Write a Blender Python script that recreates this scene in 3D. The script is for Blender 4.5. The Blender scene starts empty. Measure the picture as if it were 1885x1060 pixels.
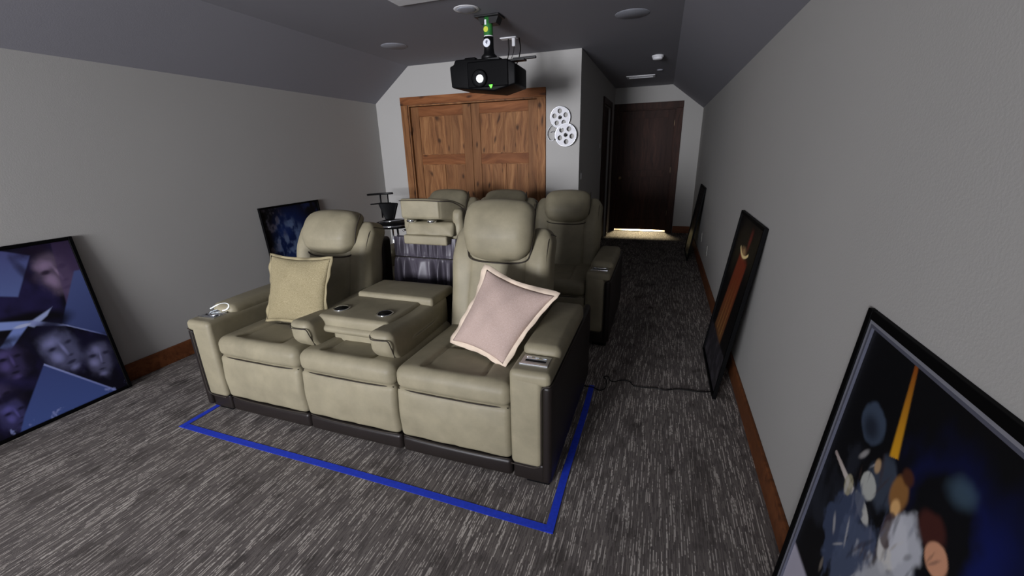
import bpy, math, random
import numpy as np
from mathutils import Matrix, Vector

random.seed(7)
sc = bpy.context.scene
COL = sc.collection
PI = math.pi

# ------------------------------------------------------------------ camera
F = 762.78
yaw, pit, rol = (math.radians(a) for a in (19.6577, 18.2712, -1.4684))
fw = Vector((-math.sin(yaw)*math.cos(pit), math.cos(yaw)*math.cos(pit), -math.sin(pit)))
rt0 = Vector((math.cos(yaw), math.sin(yaw), 0.0))
up0 = rt0.cross(fw)
rt = math.cos(rol)*rt0 + math.sin(rol)*up0
up = math.cos(rol)*up0 - math.sin(rol)*rt0
cd = bpy.data.cameras.new('camera')
cam = bpy.data.objects.new('camera', cd)
COL.objects.link(cam)
m = Matrix.Identity(4)
for i in range(3):
    m[i][0], m[i][1], m[i][2] = rt[i], up[i], -fw[i]
m[0][3], m[1][3], m[2][3] = 0.0, 0.0, 1.48
cam.matrix_world = m
cd.sensor_width = 36.0
cd.lens = 36.0*F/1885.0
cd.clip_start = 0.02
sc.camera = cam

# ------------------------------------------------------------------ world, light levels, exposure
w = bpy.data.worlds.new('world')
sc.world = w
w.use_nodes = True
w.node_tree.nodes['Background'].inputs[0].default_value = (0, 0, 0, 1)
w.node_tree.nodes['Background'].inputs[1].default_value = 0.0
SCREEN_COLOR = (0.92, 0.93, 1.0)
SCREEN_STRENGTH = 4.0
SCREEN_BEAM = 66.0         # power of an area lamp added at the screen to strengthen its light ahead
HALL_LAMP_POWER = 26.0
bl_ = bpy.data.lights.new('screen_boost_light', 'AREA')
bl_.shape = 'RECTANGLE'
bl_.size, bl_.size_y = 1.5, 1.3
bl_.spread = math.radians(80)
bl_.energy = SCREEN_BEAM
bl_.color = SCREEN_COLOR
bo_ = bpy.data.objects.new('screen_boost_light', bl_)
bo_.location = (-2.08, -3.93, 1.45)
bo_.rotation_euler = (math.radians(90), 0, 0)
COL.objects.link(bo_)
sc.view_settings.view_transform = 'Standard'
sc.view_settings.look = 'None'
sc.view_settings.gamma = 1.0
sc.view_settings.use_curve_mapping = False
sc.view_settings.exposure = 0.68


def s2l(c):
    return tuple(((x/255.0)/12.92 if x <= 10.3 else (((x/255.0)+0.055)/1.055)**2.4) for x in c)


# ------------------------------------------------------------------ materials
class NT:
    def __init__(s, name, rough=0.6, spec=0.3, metal=0.0):
        s.m = bpy.data.materials.new(name)
        s.m.use_nodes = True
        s.t = s.m.node_tree
        s.b = s.t.nodes['Principled BSDF']
        s.b.inputs['Roughness'].default_value = rough
        s.b.inputs['Specular IOR Level'].default_value = spec
        s.b.inputs['Metallic'].default_value = metal

    def n(s, typ, **kw):
        nd = s.t.nodes.new(typ)
        for k, v in kw.items():
            if k in nd.inputs:
                nd.inputs[k].default_value = v
            else:
                setattr(nd, k, v)
        return nd

    def l(s, a, b):
        s.t.links.new(a, b)

    def math(s, op, a, b=None, c=None):
        nd = s.t.nodes.new('ShaderNodeMath')
        nd.operation = op
        for i, v in enumerate((a, b, c)):
            if v is None:
                continue
            if isinstance(v, (int, float)):
                nd.inputs[i].default_value = v
            else:
                s.l(v, nd.inputs[i])
        return nd.outputs[0]

    def obj(s):
        return s.n('ShaderNodeTexCoord').outputs['Object']

    def noise(s, vec, scale, detail=3, rough=0.5):
        nd = s.n('ShaderNodeTexNoise')
        nd.inputs['Scale'].default_value = scale
        nd.inputs['Detail'].default_value = detail
        nd.inputs['Roughness'].default_value = rough
        s.l(vec, nd.inputs['Vector'])
        return nd.outputs['Fac']

    def mapping(s, vec, scale=(1, 1, 1), rot=(0, 0, 0), loc=(0, 0, 0)):
        nd = s.n('ShaderNodeMapping')
        nd.inputs['Scale'].default_value = scale
        nd.inputs['Rotation'].default_value = rot
        nd.inputs['Location'].default_value = loc
        s.l(vec, nd.inputs['Vector'])
        return nd.outputs[0]

    def ramp(s, fac, stops):
        nd = s.n('ShaderNodeValToRGB')
        e = nd.color_ramp.elements
        while len(e) < len(stops):
            e.new(0.5)
        for i, (p, c) in enumerate(stops):
            e[i].position = p
            e[i].color = tuple(c)+(1,) if len(c) == 3 else c
        s.l(fac, nd.inputs[0])
        return nd.outputs[0]

    def mix(s, fac, a, b):
        nd = s.n('ShaderNodeMix', data_type='RGBA')
        if isinstance(fac, (int, float)):
            nd.inputs[0].default_value = fac
        else:
            s.l(fac, nd.inputs[0])
        for i, v in ((6, a), (7, b)):
            if isinstance(v, tuple):
                nd.inputs[i].default_value = v+(1,) if len(v) == 3 else v
            else:
                s.l(v, nd.inputs[i])
        return nd.outputs[2]

    def color(s, c):
        if isinstance(c, tuple):
            s.b.inputs['Base Color'].default_value = c+(1,)
        else:
            s.l(c, s.b.inputs['Base Color'])

    def bump(s, h, strength=0.3, dist=0.002):
        nd = s.n('ShaderNodeBump')
        nd.inputs['Strength'].default_value = strength
        nd.inputs['Distance'].default_value = dist
        s.l(h, nd.inputs['Height'])
        s.l(nd.outputs[0], s.b.inputs['Normal'])


def plain(name, srgb, rough=0.6, spec=0.3, metal=0.0, grain=0.06, gscale=30, bump=0.0):
    t = NT(name, rough, spec, metal)
    c = s2l(srgb)
    o = t.obj()
    nz = t.noise(o, gscale, 3)
    lo = tuple(max(0, x*(1-grain)) for x in c)
    hi = tuple(min(1, x*(1+grain)) for x in c)
    t.color(t.ramp(nz, [(0.3, lo), (0.7, hi)]))
    if bump:
        t.bump(t.noise(o, gscale*8, 2), bump, 0.001)
    return t.m


def wall_mat(name, srgb):
    t = NT(name, 0.75, 0.25)
    c = s2l(srgb)
    o = t.obj()
    t.color(t.mix(t.noise(o, 1.3, 3), tuple(x*0.96 for x in c), tuple(x*1.04 for x in c)))
    t.bump(t.noise(o, 150, 3, 0.6), 0.22, 0.002)
    return t.m


def carpet_mat():
    t = NT('carpet_pile', 0.95, 0.1)
    o = t.obj()
    sep = t.n('ShaderNodeSeparateXYZ')
    t.l(o, sep.inputs[0])
    x, y = sep.outputs[0], sep.outputs[1]
    # fine yarn rows running along the room, each row broken in dashes
    def rows(width, length, thr, seed):
        ix = t.math('FLOOR', t.math('DIVIDE', x, width))
        wn = t.n('ShaderNodeTexWhiteNoise', noise_dimensions='1D')
        t.l(t.math('ADD', ix, seed), wn.inputs['W'])
        iy = t.math('FLOOR', t.math('ADD', t.math('DIVIDE', y, length), t.math('MULTIPLY', wn.outputs['Value'], 37.0)))
        cmb = t.n('ShaderNodeCombineXYZ')
        t.l(ix, cmb.inputs[0])
        t.l(iy, cmb.inputs[1])
        cmb.inputs[2].default_value = seed
        w2 = t.n('ShaderNodeTexWhiteNoise', noise_dimensions='3D')
        t.l(cmb.outputs[0], w2.inputs['Vector'])
        return w2.outputs['Value']
    a = rows(0.0037, 0.085, 0, 3.0)
    b = rows(0.0037, 0.011, 0, 11.0)
    c3 = rows(0.0037, 0.04, 0, 23.0)
    base_c = t.mix(c3, s2l((82, 77, 75)), s2l((122, 115, 110)))
    # light dashes
    da = t.math('GREATER_THAN', a, 0.80)
    db = t.math('MULTIPLY_ADD', t.math('GREATER_THAN', b, 0.3), 0.65, 0.25)
    dash = t.math('MULTIPLY', da, db)
    fade = t.noise(o, 2.2, 2)
    col = t.mix(t.math('MULTIPLY', dash, t.math('MULTIPLY_ADD', fade, 0.9, 0.35)), base_c, s2l((208, 200, 190)))
    # worn, stained darker patches
    st = t.noise(t.mapping(o, (1, .75, 1)), 5.5, 4, 0.55)
    stm = t.ramp(st, [(0.36, (0, 0, 0)), (0.45, (1, 1, 1))])
    col = t.mix(t.math('MULTIPLY', t.math('SUBTRACT', 1.0, stm), 0.5), col, s2l((58, 53, 50)))
    sp = t.noise(t.mapping(o, (1, .8, 1), loc=(3, 1, 0)), 8.5, 2, 0.4)
    spm = t.ramp(sp, [(0.27, (1, 1, 1)), (0.34, (0, 0, 0))])
    col = t.mix(t.math('MULTIPLY', spm, 0.6), col, s2l((46, 42, 39)))
    st2 = t.noise(o, 0.9, 3)
    col = t.mix(t.math('MULTIPLY', st2, 0.3), col, s2l((88, 82, 80)))
    t.color(col)
    nz = t.noise(o, 420, 2)
    h = t.math('ADD', t.math('MULTIPLY', a, 0.5), nz)
    t.bump(h, 0.5, 0.003)
    return t.m


def wood_mat(name, dark, mid, light, knots=True, scale=1.0, rot=0.0, rough=0.6):
    t = NT(name, rough, 0.2)
    oi = t.n('ShaderNodeObjectInfo')
    o0 = t.obj()
    add = t.n('ShaderNodeVectorMath', operation='ADD')
    off = t.n('ShaderNodeCombineXYZ')
    t.l(t.math('MULTIPLY', oi.outputs['Random'], 17.0), off.inputs[0])
    t.l(t.math('MULTIPLY', oi.outputs['Random'], 9.0), off.inputs[2])
    t.l(o0, add.inputs[0])
    t.l(off.outputs[0], add.inputs[1])
    o = t.mapping(add.outputs[0], rot=(0, rot, 0))
    warp = t.n('ShaderNodeTexNoise')
    warp.inputs['Scale'].default_value = 3.0
    t.l(t.mapping(o, (1.2, 1.2, .5)), warp.inputs['Vector'])
    vm = t.n('ShaderNodeVectorMath', operation='MULTIPLY_ADD')
    t.l(warp.outputs['Color'], vm.inputs[0])
    vm.inputs[1].default_value = (0.28, 0.1, 0.3)
    t.l(o, vm.inputs[2])
    g = t.noise(t.mapping(vm.outputs[0], (16*scale, 16*scale, 1.3*scale)), 1.5, 5, 0.6)
    fine = t.noise(t.mapping(o, (90, 90, 3)), 2.0, 2)
    plank = t.noise(t.mapping(o, (4.5, 1, .12)), 1.6, 1)
    col = t.ramp(g, [(0.28, dark), (0.47, mid), (0.68, light)])
    col = t.mix(t.ramp(plank, [(0.4, (0, 0, 0)), (0.62, (.65, .65, .65))]), col, tuple(x*0.62 for x in mid))
    col = t.mix(t.math('MULTIPLY', fine, 0.3), col, dark)
    if knots:
        v = t.n('ShaderNodeTexVoronoi')
        v.voronoi_dimensions = '2D'
        v.inputs['Scale'].default_value = 1.0
        sx_ = t.n('ShaderNodeSeparateXYZ')
        t.l(vm.outputs[0], sx_.inputs[0])
        cb_ = t.n('ShaderNodeCombineXYZ')
        t.l(t.math('MULTIPLY', sx_.outputs[0], 6.5), cb_.inputs[0])
        t.l(t.math('MULTIPLY', sx_.outputs[2], 3.4), cb_.inputs[1])
        t.l(cb_.outputs[0], v.inputs['Vector'])
        k = t.ramp(v.outputs['Distance'], [(0.05, (1, 1, 1)), (0.16, (0.0, 0.0, 0.0))])
        # only some cells carry a knot
        sel = t.n('ShaderNodeSeparateColor')
        t.l(v.outputs['Color'], sel.inputs[0])
        kk = t.math('MULTIPLY', k, t.math('MULTIPLY', t.math('GREATER_THAN', sel.outputs[0], 0.5), 0.8))
        col = t.mix(kk, col, tuple(x*0.3 for x in dark))
    t.color(col)
    t.bump(g, 0.12, 0.002)
    return t.m


def leather_mat(name, srgb, rough=0.5, spec=0.35, blotch=0.1, bump=0.25):
    t = NT(name, rough, spec)
    c = s2l(srgb)
    o = t.obj()
    n1 = t.noise(o, 6.5, 5, 0.62)
    n2 = t.noise(o, 160, 3)
    col = t.ramp(n1, [(0.3, tuple(x*(1-blotch) for x in c)), (0.7, tuple(min(1, x*(1+blotch)) for x in c))])
    col = t.mix(t.math('MULTIPLY', n2, 0.25), col, tuple(x*0.8 for x in c))
    t.color(col)
    t.bump(n2, bump, 0.0012)
    return t.m


def weave_mat(name, srgb, srgb2, scale=260):
    t = NT(name, 0.9, 0.15)
    o = t.obj()
    wv = t.noise(t.mapping(o, (scale, scale*0.35, scale)), 1.0, 2)
    n = t.noise(o, 14, 4)
    col = t.mix(t.ramp(wv, [(0.35, (0, 0, 0)), (0.65, (1, 1, 1))]), s2l(srgb), s2l(srgb2))
    col = t.mix(t.math('MULTIPLY', n, 0.25), col, tuple(x*0.75 for x in s2l(srgb)))
    t.color(col)
    t.bump(wv, 0.4, 0.0015)
    return t.m


def emit_mat(name, c, strength):
    m_ = bpy.data.materials.new(name)
    m_.use_nodes = True
    nt = m_.node_tree
    nt.nodes.clear()
    e = nt.nodes.new('ShaderNodeEmission')
    e.inputs[0].default_value = tuple(c)+(1,)
    e.inputs[1].default_value = strength
    o = nt.nodes.new('ShaderNodeOutputMaterial')
    nt.links.new(e.outputs[0], o.inputs[0])
    return m_


def print_mat():
    t = NT('poster_print', 0.5, 0.2)
    a = t.n('ShaderNodeVertexColor', layer_name='ink')
    t.color(a.outputs[0])
    return t.m


M = dict(
    wall=wall_mat('wall_paint', (168, 166, 162)),
    ceil=wall_mat('ceiling_paint', (134, 133, 139)),
    carpet=carpet_mat(),
    alder=wood_mat('knotty_alder', s2l((82, 50, 28)), s2l((134, 90, 54)), s2l((164, 118, 76))),
    alder_h=wood_mat('knotty_alder_across', s2l((84, 46, 22)), s2l((128, 78, 42)), s2l((152, 98, 58)), rot=PI/2),
    darkdoor=wood_mat('dark_stained_wood', s2l((30, 17, 13)), s2l((56, 34, 26)), s2l((74, 46, 35)), knots=False),
    trim=wood_mat('baseboard_wood', s2l((70, 38, 20)), s2l((112, 66, 38)), s2l((130, 78, 44)), knots=False, rot=PI/2),
    tan=leather_mat('tan_faux_suede', (129, 122, 101), 0.55, 0.28, 0.17),
    pipe=plain('dark_piping', (46, 40, 34), 0.6),
    brown=leather_mat('dark_brown_leather', (29, 24, 22), 0.42, 0.28, 0.12),
    skirt=leather_mat('gathered_grey_vinyl', (66, 62, 70), 0.42, 0.3, 0.1, 0.1),
    black=plain('black_plastic', (7, 7, 8), 0.55, 0.12),
    blackframe=plain('black_frame_lacquer', (5, 5, 6), 0.6, 0.07),
    blackmetal=plain('black_metal', (9, 9, 10), 0.45, 0.3, 0.0),
    chrome=plain('chrome', (225, 228, 232), 0.14, 0.5, 1.0, 0.02),
    steel=plain('brushed_steel', (190, 192, 196), 0.3, 0.5, 1.0, 0.05),
    white=plain('white_plastic', (220, 220, 222), 0.5, 0.3, 0, 0.03),
    grille=plain('ceiling_grille', (150, 152, 160), 0.6, 0.3, 0, 0.05, 120, 0.4),
    cushion=weave_mat('olive_weave', (120, 110, 82), (146, 136, 108)),
    cushion2=weave_mat('blush_linen', (160, 140, 130), (176, 157, 148), 320),
    fringe=plain('cream_flange', (200, 183, 164), 0.8),
    fringe2=plain('straw_flange', (134, 124, 96), 0.8),
    tape=plain('blue_masking_tape', (36, 62, 196), 0.6, 0.3, 0, 0.12, 60),
    silver=plain('silver_fillet', (176, 178, 190), 0.35, 0.5, 0.6, 0.04),
    darksilver=plain('grey_fillet', (92, 94, 108), 0.4, 0.5, 0.3, 0.04),
    green=plain('green_label', (44, 110, 50), 0.5, 0.4, 0, 0.25, 60),
    yellow=plain('yellow_label', (190, 200, 60), 0.5),
    label=plain('white_label', (215, 218, 225), 0.5),
    prt=print_mat(),
    dim_white=plain('dimmed_white_plastic', (150, 148, 142), 0.5, 0.2),  # white plates: the dim light on them is put into a darker colour
    landing=plain('pale_strip_brightener', (225, 215, 195), 0.5, 0.3, 0, 0.05, 6),  # made pale to brighten the strip of light under the far door
    reel=plain('pale_reel_paint', (212, 212, 216), 0.45, 0.4, 0, 0.03),
    cable=plain('black_cable', (14, 13, 12), 0.5),
    hinge=plain('hinge_brass', (150, 130, 100), 0.35, 0.5, 0.8),
    lens=emit_mat('projector_lens_light', (0.9, 0.95, 1.0), 14.0),
    led=emit_mat('green_indicator', (0.15, 1.0, 0.08), 1.6),
    ring=emit_mat('cup_ring_light', (0.85, 0.92, 1.0), 0.9),
    screen=emit_mat('lit_projection_screen', SCREEN_COLOR, SCREEN_STRENGTH),
)

# ------------------------------------------------------------------ mesh helpers


def link(o, parent=None):
    COL.objects.link(o)
    if parent is not None:
        o.parent = parent
    return o


def mesh_obj(name, verts, faces, mat, parent=None, smooth=True, loc=None):
    me = bpy.data.meshes.new(name)
    me.from_pydata([tuple(map(float, v)) for v in verts], [], [tuple(int(i) for i in f) for f in faces])
    me.materials.append(mat)
    if smooth:
        me.polygons.foreach_set('use_smooth', [True]*len(me.polygons))
    me.update()
    o = bpy.data.objects.new(name, me)
    if loc is not None:
        o.location = loc
    return link(o, parent)


def empty(name, loc, label, cat, group=None, rz=0.0):
    o = bpy.data.objects.new(name, None)
    o.location = loc
    o.rotation_euler = (0, 0, rz)
    o.empty_display_size = 0.1
    return tag(link(o), label, cat, group)


def tag(o, label, cat, group=None):
    o['label'] = label
    o['category'] = cat
    if group:
        o['group'] = group
    return o


def struct(o):
    o['kind'] = 'structure'
    return o


class MB:
    """collects shapes, builds ONE mesh"""
    def __init__(s):
        s.v, s.f = [], []

    def add(s, verts, faces):
        k = len(s.v)
        s.v += [tuple(p) for p in verts]
        s.f += [tuple(i+k for i in f) for f in faces]
        return s

    def box(s, a, b):
        x0, y0, z0 = a
        x1, y1, z1 = b
        return s.add([(x0, y0, z0), (x1, y0, z0), (x1, y1, z0), (x0, y1, z0), (x0, y0, z1), (x1, y0, z1), (x1, y1, z1), (x0, y1, z1)],
                     [(0, 3, 2, 1), (4, 5, 6, 7), (0, 1, 5, 4), (1, 2, 6, 5), (2, 3, 7, 6), (3, 0, 4, 7)])

    def bbox(s, a, b, r=0.004):
        """box with chamfered edges"""
        c = [(a[i]+b[i])/2 for i in range(3)]
        h = [(b[i]-a[i])/2 for i in range(3)]
        r = min([r]+[q*0.49 for q in h])
        V, Fc = softbox(h[0]*2, h[1]*2, h[2]*2, r, (2, 2, 2), 2)
        return s.add([(p[0]+c[0], p[1]+c[1], p[2]+c[2]) for p in V], Fc)

    def tube(s, pts, r, n=8, cap=True):
        V, Fc = tube(pts, r, n, cap)
        return s.add(V, Fc)

    def lathe(s, prof, c=(0, 0, 0), n=32, axis='z'):
        V, Fc = lathe(prof, n)
        out = []
        for p in V:
            if axis == 'z':
                q = p
            elif axis == 'y':
                q = (p[0], p[2], p[1])
            else:
                q = (p[2], p[0], p[1])
            out.append((q[0]+c[0], q[1]+c[1], q[2]+c[2]))
        if axis != 'z':
            pass
        return s.add(out, Fc)

    def build(s, name, mat, parent=None, smooth=False, loc=None):
        return mesh_obj(name, s.v, s.f, mat, parent, smooth, loc)


def softbox(sx, sy, sz, r, n=(8, 8, 8), rn=4):
    """rounded box surface on a grid; returns verts (N,3), faces"""
    hs = np.array([sx, sy, sz])/2.0
    rr = np.minimum(r, hs*0.999) if np.ndim(r) else np.minimum(np.array([r]*3), hs*0.999)
    r = float(np.min(rr))
    ax = []
    for k in range(3):
        h = hs[k]
        t = np.linspace(0, PI/4, rn+1)[1:]
        edge = r*np.tan(t)         # even angular steps on the cube around the corner
        inner = np.linspace(-(h-r), h-r, n[k]+1)
        a = np.concatenate([-(h-r)-edge[::-1], inner, (h-r)+edge])
        ax.append(a)
    idx = {}
    V = []
    Fc = []

    def vid(p):
        key = (round(p[0], 6), round(p[1], 6), round(p[2], 6))
        if key not in idx:
            idx[key] = len(V)
            V.append(p)
        return idx[key]
    for k in range(3):
        i, j = (k+1) % 3, (k+2) % 3
        for sgn in (-1, 1):
            A, B = ax[i], ax[j]
            g = []
            for a in A:
                row = []
                for b in B:
                    p = [0, 0, 0]
                    p[k] = sgn*hs[k]
                    p[i] = a
                    p[j] = b
                    row.append(vid(tuple(p)))
                g.append(row)
            for u in range(len(A)-1):
                for v in range(len(B)-1):
                    q = (g[u][v], g[u+1][v], g[u+1][v+1], g[u][v+1])
                    Fc.append(q if sgn > 0 else q[::-1])
    V = np.array(V, float)
    core = np.clip(V, -(hs-r), hs-r)
    d = V-core
    L = np.linalg.norm(d, axis=1, keepdims=True)
    V = core+d/np.maximum(L, 1e-9)*r
    return V, Fc


def soft(name, c, s, r, mat, parent, puff=(0, 0, 0), n=(8, 8, 8), fn=None, rn=4, rot=None):
    """rounded, puffed cushion: c centre, s size; puff = outward bulge along each axis; fn(local V)->V"""
    V, Fc = softbox(s[0], s[1], s[2], r, n, rn)
    h = np.array(s)/2.0
    u = V/h
    out = V.copy()
    for k in range(3):
        i, j = (k+1) % 3, (k+2) % 3
        if puff[k]:
            fall = np.clip(1-u[:, i]**2, 0, 1)**0.7*np.clip(1-u[:, j]**2, 0, 1)**0.7
            out[:, k] += np.sign(V[:, k])*np.clip(np.abs(u[:, k])*1.3-0.3, 0, 1)*puff[k]*fall
    if fn is not None:
        out = fn(out)
    if rot is not None:
        R = np.array(Matrix.Rotation(rot[1], 3, rot[0]))
        out = out@R.T
    out = out+np.array(c)
    return mesh_obj(name, out, Fc, mat, parent)


def tube(pts, r, n=8, cap=True):
    pts = [Vector(p) for p in pts]
    V, Fc = [], []
    prev = None
    for i, p in enumerate(pts):
        a = pts[max(i-1, 0)]
        b = pts[min(i+1, len(pts)-1)]
        d = (b-a).normalized()
        if prev is None:
            ref = Vector((0, 0, 1)) if abs(d.z) < 0.9 else Vector((1, 0, 0))
            nx = d.cross(ref).normalized()
        else:
            nx = (prev-d*prev.dot(d)).normalized()
        prev = nx
        ny = d.cross(nx)
        rr = r[i] if isinstance(r, (list, tuple)) else r
        for k in range(n):
            t = 2*PI*k/n
            V.append(tuple(p+nx*(math.cos(t)*rr)+ny*(math.sin(t)*rr)))
    for i in range(len(pts)-1):
        for k in range(n):
            a, b = i*n+k, i*n+(k+1) % n
            Fc.append((a, b, b+n, a+n))
    if cap:
        Fc.append(tuple(range(n))[::-1])
        Fc.append(tuple(range(len(V)-n, len(V))))
    return V, Fc


def lathe(prof, n=32):
    """prof = [(r, z)] from bottom to top"""
    V, Fc = [], []
    for (r, z) in prof:
        for k in range(n):
            t = 2*PI*k/n
            V.append((r*math.cos(t), r*math.sin(t), z))
    for i in range(len(prof)-1):
        for k in range(n):
            a, b = i*n+k, i*n+(k+1) % n
            Fc.append((a, b, b+n, a+n))
    Fc.append(tuple(range(n))[::-1])
    Fc.append(tuple(range(len(V)-n, len(V))))
    return V, Fc


def spline(pts, k=8):
    """Catmull-Rom through points"""
    P = [Vector(p) for p in pts]
    P = [P[0]*2-P[1]]+P+[P[-1]*2-P[-2]]
    out = []
    for i in range(1, len(P)-2):
        for j in range(k):
            t = j/k
            a, b, c, d = P[i-1], P[i], P[i+1], P[i+2]
            out.append(0.5*((2*b)+(c-a)*t+(2*a-5*b+4*c-d)*t*t+(3*b-a-3*c+d)*t**3))
    out.append(P[-2])
    return out


def prism(poly, a, b, axis='y'):
    """extrude a 2D polygon (counter-clockwise seen from -axis for y) between a and b"""
    n = len(poly)

    def P(p, t):
        if axis == 'y':
            return (p[0], t, p[1])
        if axis == 'z':
            return (p[0], p[1], t)
        return (t, p[0], p[1])
    V = [P(p, a) for p in poly]+[P(p, b) for p in poly]
    Fc = [tuple(range(n)), tuple(range(n, 2*n))[::-1]]
    for i in range(n):
        j = (i+1) % n
        Fc.append((i, i+n, j+n, j))
    return V, Fc


# ------------------------------------------------------------------ room shell
XL, XR = -3.44, 0.5555
XC = -0.876              # corner of the closet block
YF, YA, YS = 4.758, 8.007, -4.0
ZK, ZC = 2.078, 2.461    # knee wall height, flat ceiling height
XSL, XSR = -2.931, 0.0545
TH = 0.12


def sbox(name, a, b, mat):
    return struct(MB().box(a, b).build(name, mat))


sbox('floor', (XL-TH, YS-TH, -0.1), (XR+TH, YA+2.2, 0), M['carpet'])
sbox('wall_left', (XL-TH, YS, 0), (XL, YF+.02, ZK+.12), M['wall'])
sbox('wall_right', (XR, YS, 0), (XR+TH, YA, ZK+.12), M['wall'])


def prof_wall(name, y0, y1, x0, x1, hole=None):
    """gable wall that follows the sloped ceiling, with an optional door opening"""
    def top(x):
        if x <= XSL:
            return ZK+(x-XL)/(XSL-XL)*(ZC-ZK)
        if x >= XSR:
            return ZK+(XR-x)/(XR-XSR)*(ZC-ZK)
        return ZC
    xs = sorted(set([x0, x1]+[q for q in (XSL, XSR) if x0 < q < x1]+([hole[0], hole[1]] if hole else [])))
    mb = MB()
    e = 0.02
    for a, b in zip(xs[:-1], xs[1:]):
        z0 = hole[2] if hole and a >= hole[0]-1e-6 and b <= hole[1]+1e-6 else 0.0
        za, zb = top(a)+e, top(b)+e
        mb.add([(a, y0, z0), (b, y0, z0), (b, y0, zb), (a, y0, za), (a, y1, z0), (b, y1, z0), (b, y1, zb), (a, y1, za)],
               [(0, 1, 2, 3), (5, 4, 7, 6), (4, 5, 1, 0), (3, 2, 6, 7), (4, 0, 3, 7), (1, 5, 6, 2)])
    return struct(mb.build(name, M['wall']))


CX0, CX1, CZ = -2.986, -1.343, 2.035     # closet opening
DX0, DX1, DZ = -0.79, 0.145, 2.10        # far door opening
prof_wall('wall_back', YF, YF+TH, XL, XC, (CX0, CX1, CZ))
prof_wall('wall_far', YA, YA+TH, XC-TH, XR, (DX0, DX1, DZ))
prof_wall('wall_front', YS-TH, YS, XL, XR)
# the side of the closet block, with a doorway in its far part
HY0, HY1, HZ = 6.62, 7.44, 2.10
mb = MB()
mb.box((XC-TH, YF+TH, 0), (XC, HY0, ZC+.02)).box((XC-TH, HY1, 0), (XC, YA, ZC+.02)).box((XC-TH, HY0, HZ), (XC, HY1, ZC+.02))
struct(mb.build('wall_hall', M['wall']))
# ceiling: flat middle and two slopes (one solid each)
sbox('ceiling', (XSL, YS-TH, ZC), (XSR, YA+TH, ZC+.1), M['ceil'])
for nm, xa, xb in (('ceiling_slope_left', XL, XSL), ('ceiling_slope_right', XR, XSR)):
    s_ = 1 if xb > xa else -1
    V, Fc = prism([(xa, ZK), (xb, ZC), (xb, ZC+.1), (xa-s_*TH, ZC+.1), (xa-s_*TH, ZK+.02-.11)][:5], YS-TH, YA+TH, 'y')
    o = mesh_obj(nm, V, Fc, M['ceil'], smooth=False)
    struct(o)
# hallway beyond the far door, where the light under the door comes from
hall = MB()
hall.box((-1.3, YA+2.1, 0), (XR+.1, YA+2.2, 2.5)).box((-1.4, YA+TH, 0), (-1.3, YA+2.2, 2.5)).box((XR, YA+TH, 0), (XR+.1, YA+2.1, 2.5))
hall.box((-1.4, YA+TH, 2.5), (XR+.1, YA+2.2, 2.6))
struct(hall.build('wall_landing', M['wall']))
sbox('floor_brightener', (-1.3, YA+.045, 0.0), (XR, YA+2.1, .004), M['landing'])  # thin pale slab added beyond the door to brighten the gap below it
lamp = bpy.data.lights.new('landing_light', 'AREA')
lamp.shape = 'RECTANGLE'
lamp.size, lamp.size_y = 0.66, 0.03
lamp.spread = math.radians(70)
lamp.energy = HALL_LAMP_POWER
lamp.color = (1.0, 0.80, 0.48)
lo = bpy.data.objects.new('landing_light', lamp)
lo.location = (-0.322, YA+1.55, 0.115)
lo.rotation_euler = (math.radians(-87), 0, 0)
link(lo)

# baseboards
BH = 0.125


def base(name, a, b):
    mb = MB().bbox(a, b, 0.006)
    return struct(mb.build(name, M['trim'], smooth=False))


base('baseboard_left', (XL, YS, 0), (XL+.016, YF, BH))
base('baseboard_right', (XR-.016, YS, 0), (XR, YA, BH))
base('baseboard_back', (XL+.016, YF-.016, 0), (-3.076, YF, BH))
base('baseboard_back', (-1.253, YF-.016, 0), (XC, YF, BH))
base('baseboard_hall', (XC, YF-.016, 0), (XC+.016, HY0-.09, BH))
base('baseboard_far', (0.254, YA-.016, 0), (XR-.016, YA, BH))


# ------------------------------------------------------------------ doors
def door_frame(root, x0, x1, z1, cw, y, mat, math_, depth=0.02, left=True):
    """casing boards and jambs round an opening in a wall facing -y"""
    if left:
        MB().bbox((x0-cw, y-depth, 0), (x0, y, z1)).build('casing', mat, root)
    MB().bbox((x1, y-depth, 0), (x1+cw, y, z1)).build('casing', mat, root)
    MB().bbox((x0-(cw if left else cw*.9), y-depth-.004, z1), (x1+cw, y, z1+cw)).build('header', math_, root)
    MB().box((x0, y, 0), (x0+.015, y+TH, z1)).box((x1-.015, y, 0), (x1, y+TH, z1)).box((x0+.015, y, z1-.015), (x1-.015, y+TH, z1)).build('jamb', mat, root)


def local(root):
    """give parts coordinates of the world while the root stands at the base"""
    inv = root.matrix_world.inverted() if False else Matrix.Translation(root.location).inverted()
    for ch in root.children:
        ch.matrix_parent_inverse = inv
        # keep nested parts at their parent's frame
    return root


d1 = bpy.data.objects.new('door_1', None)
d1.location = (0, 0, 0)
link(d1)
struct(d1)
door_frame(d1, CX0, CX1, CZ, 0.09, YF, M['alder'], M['alder_h'])


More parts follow.
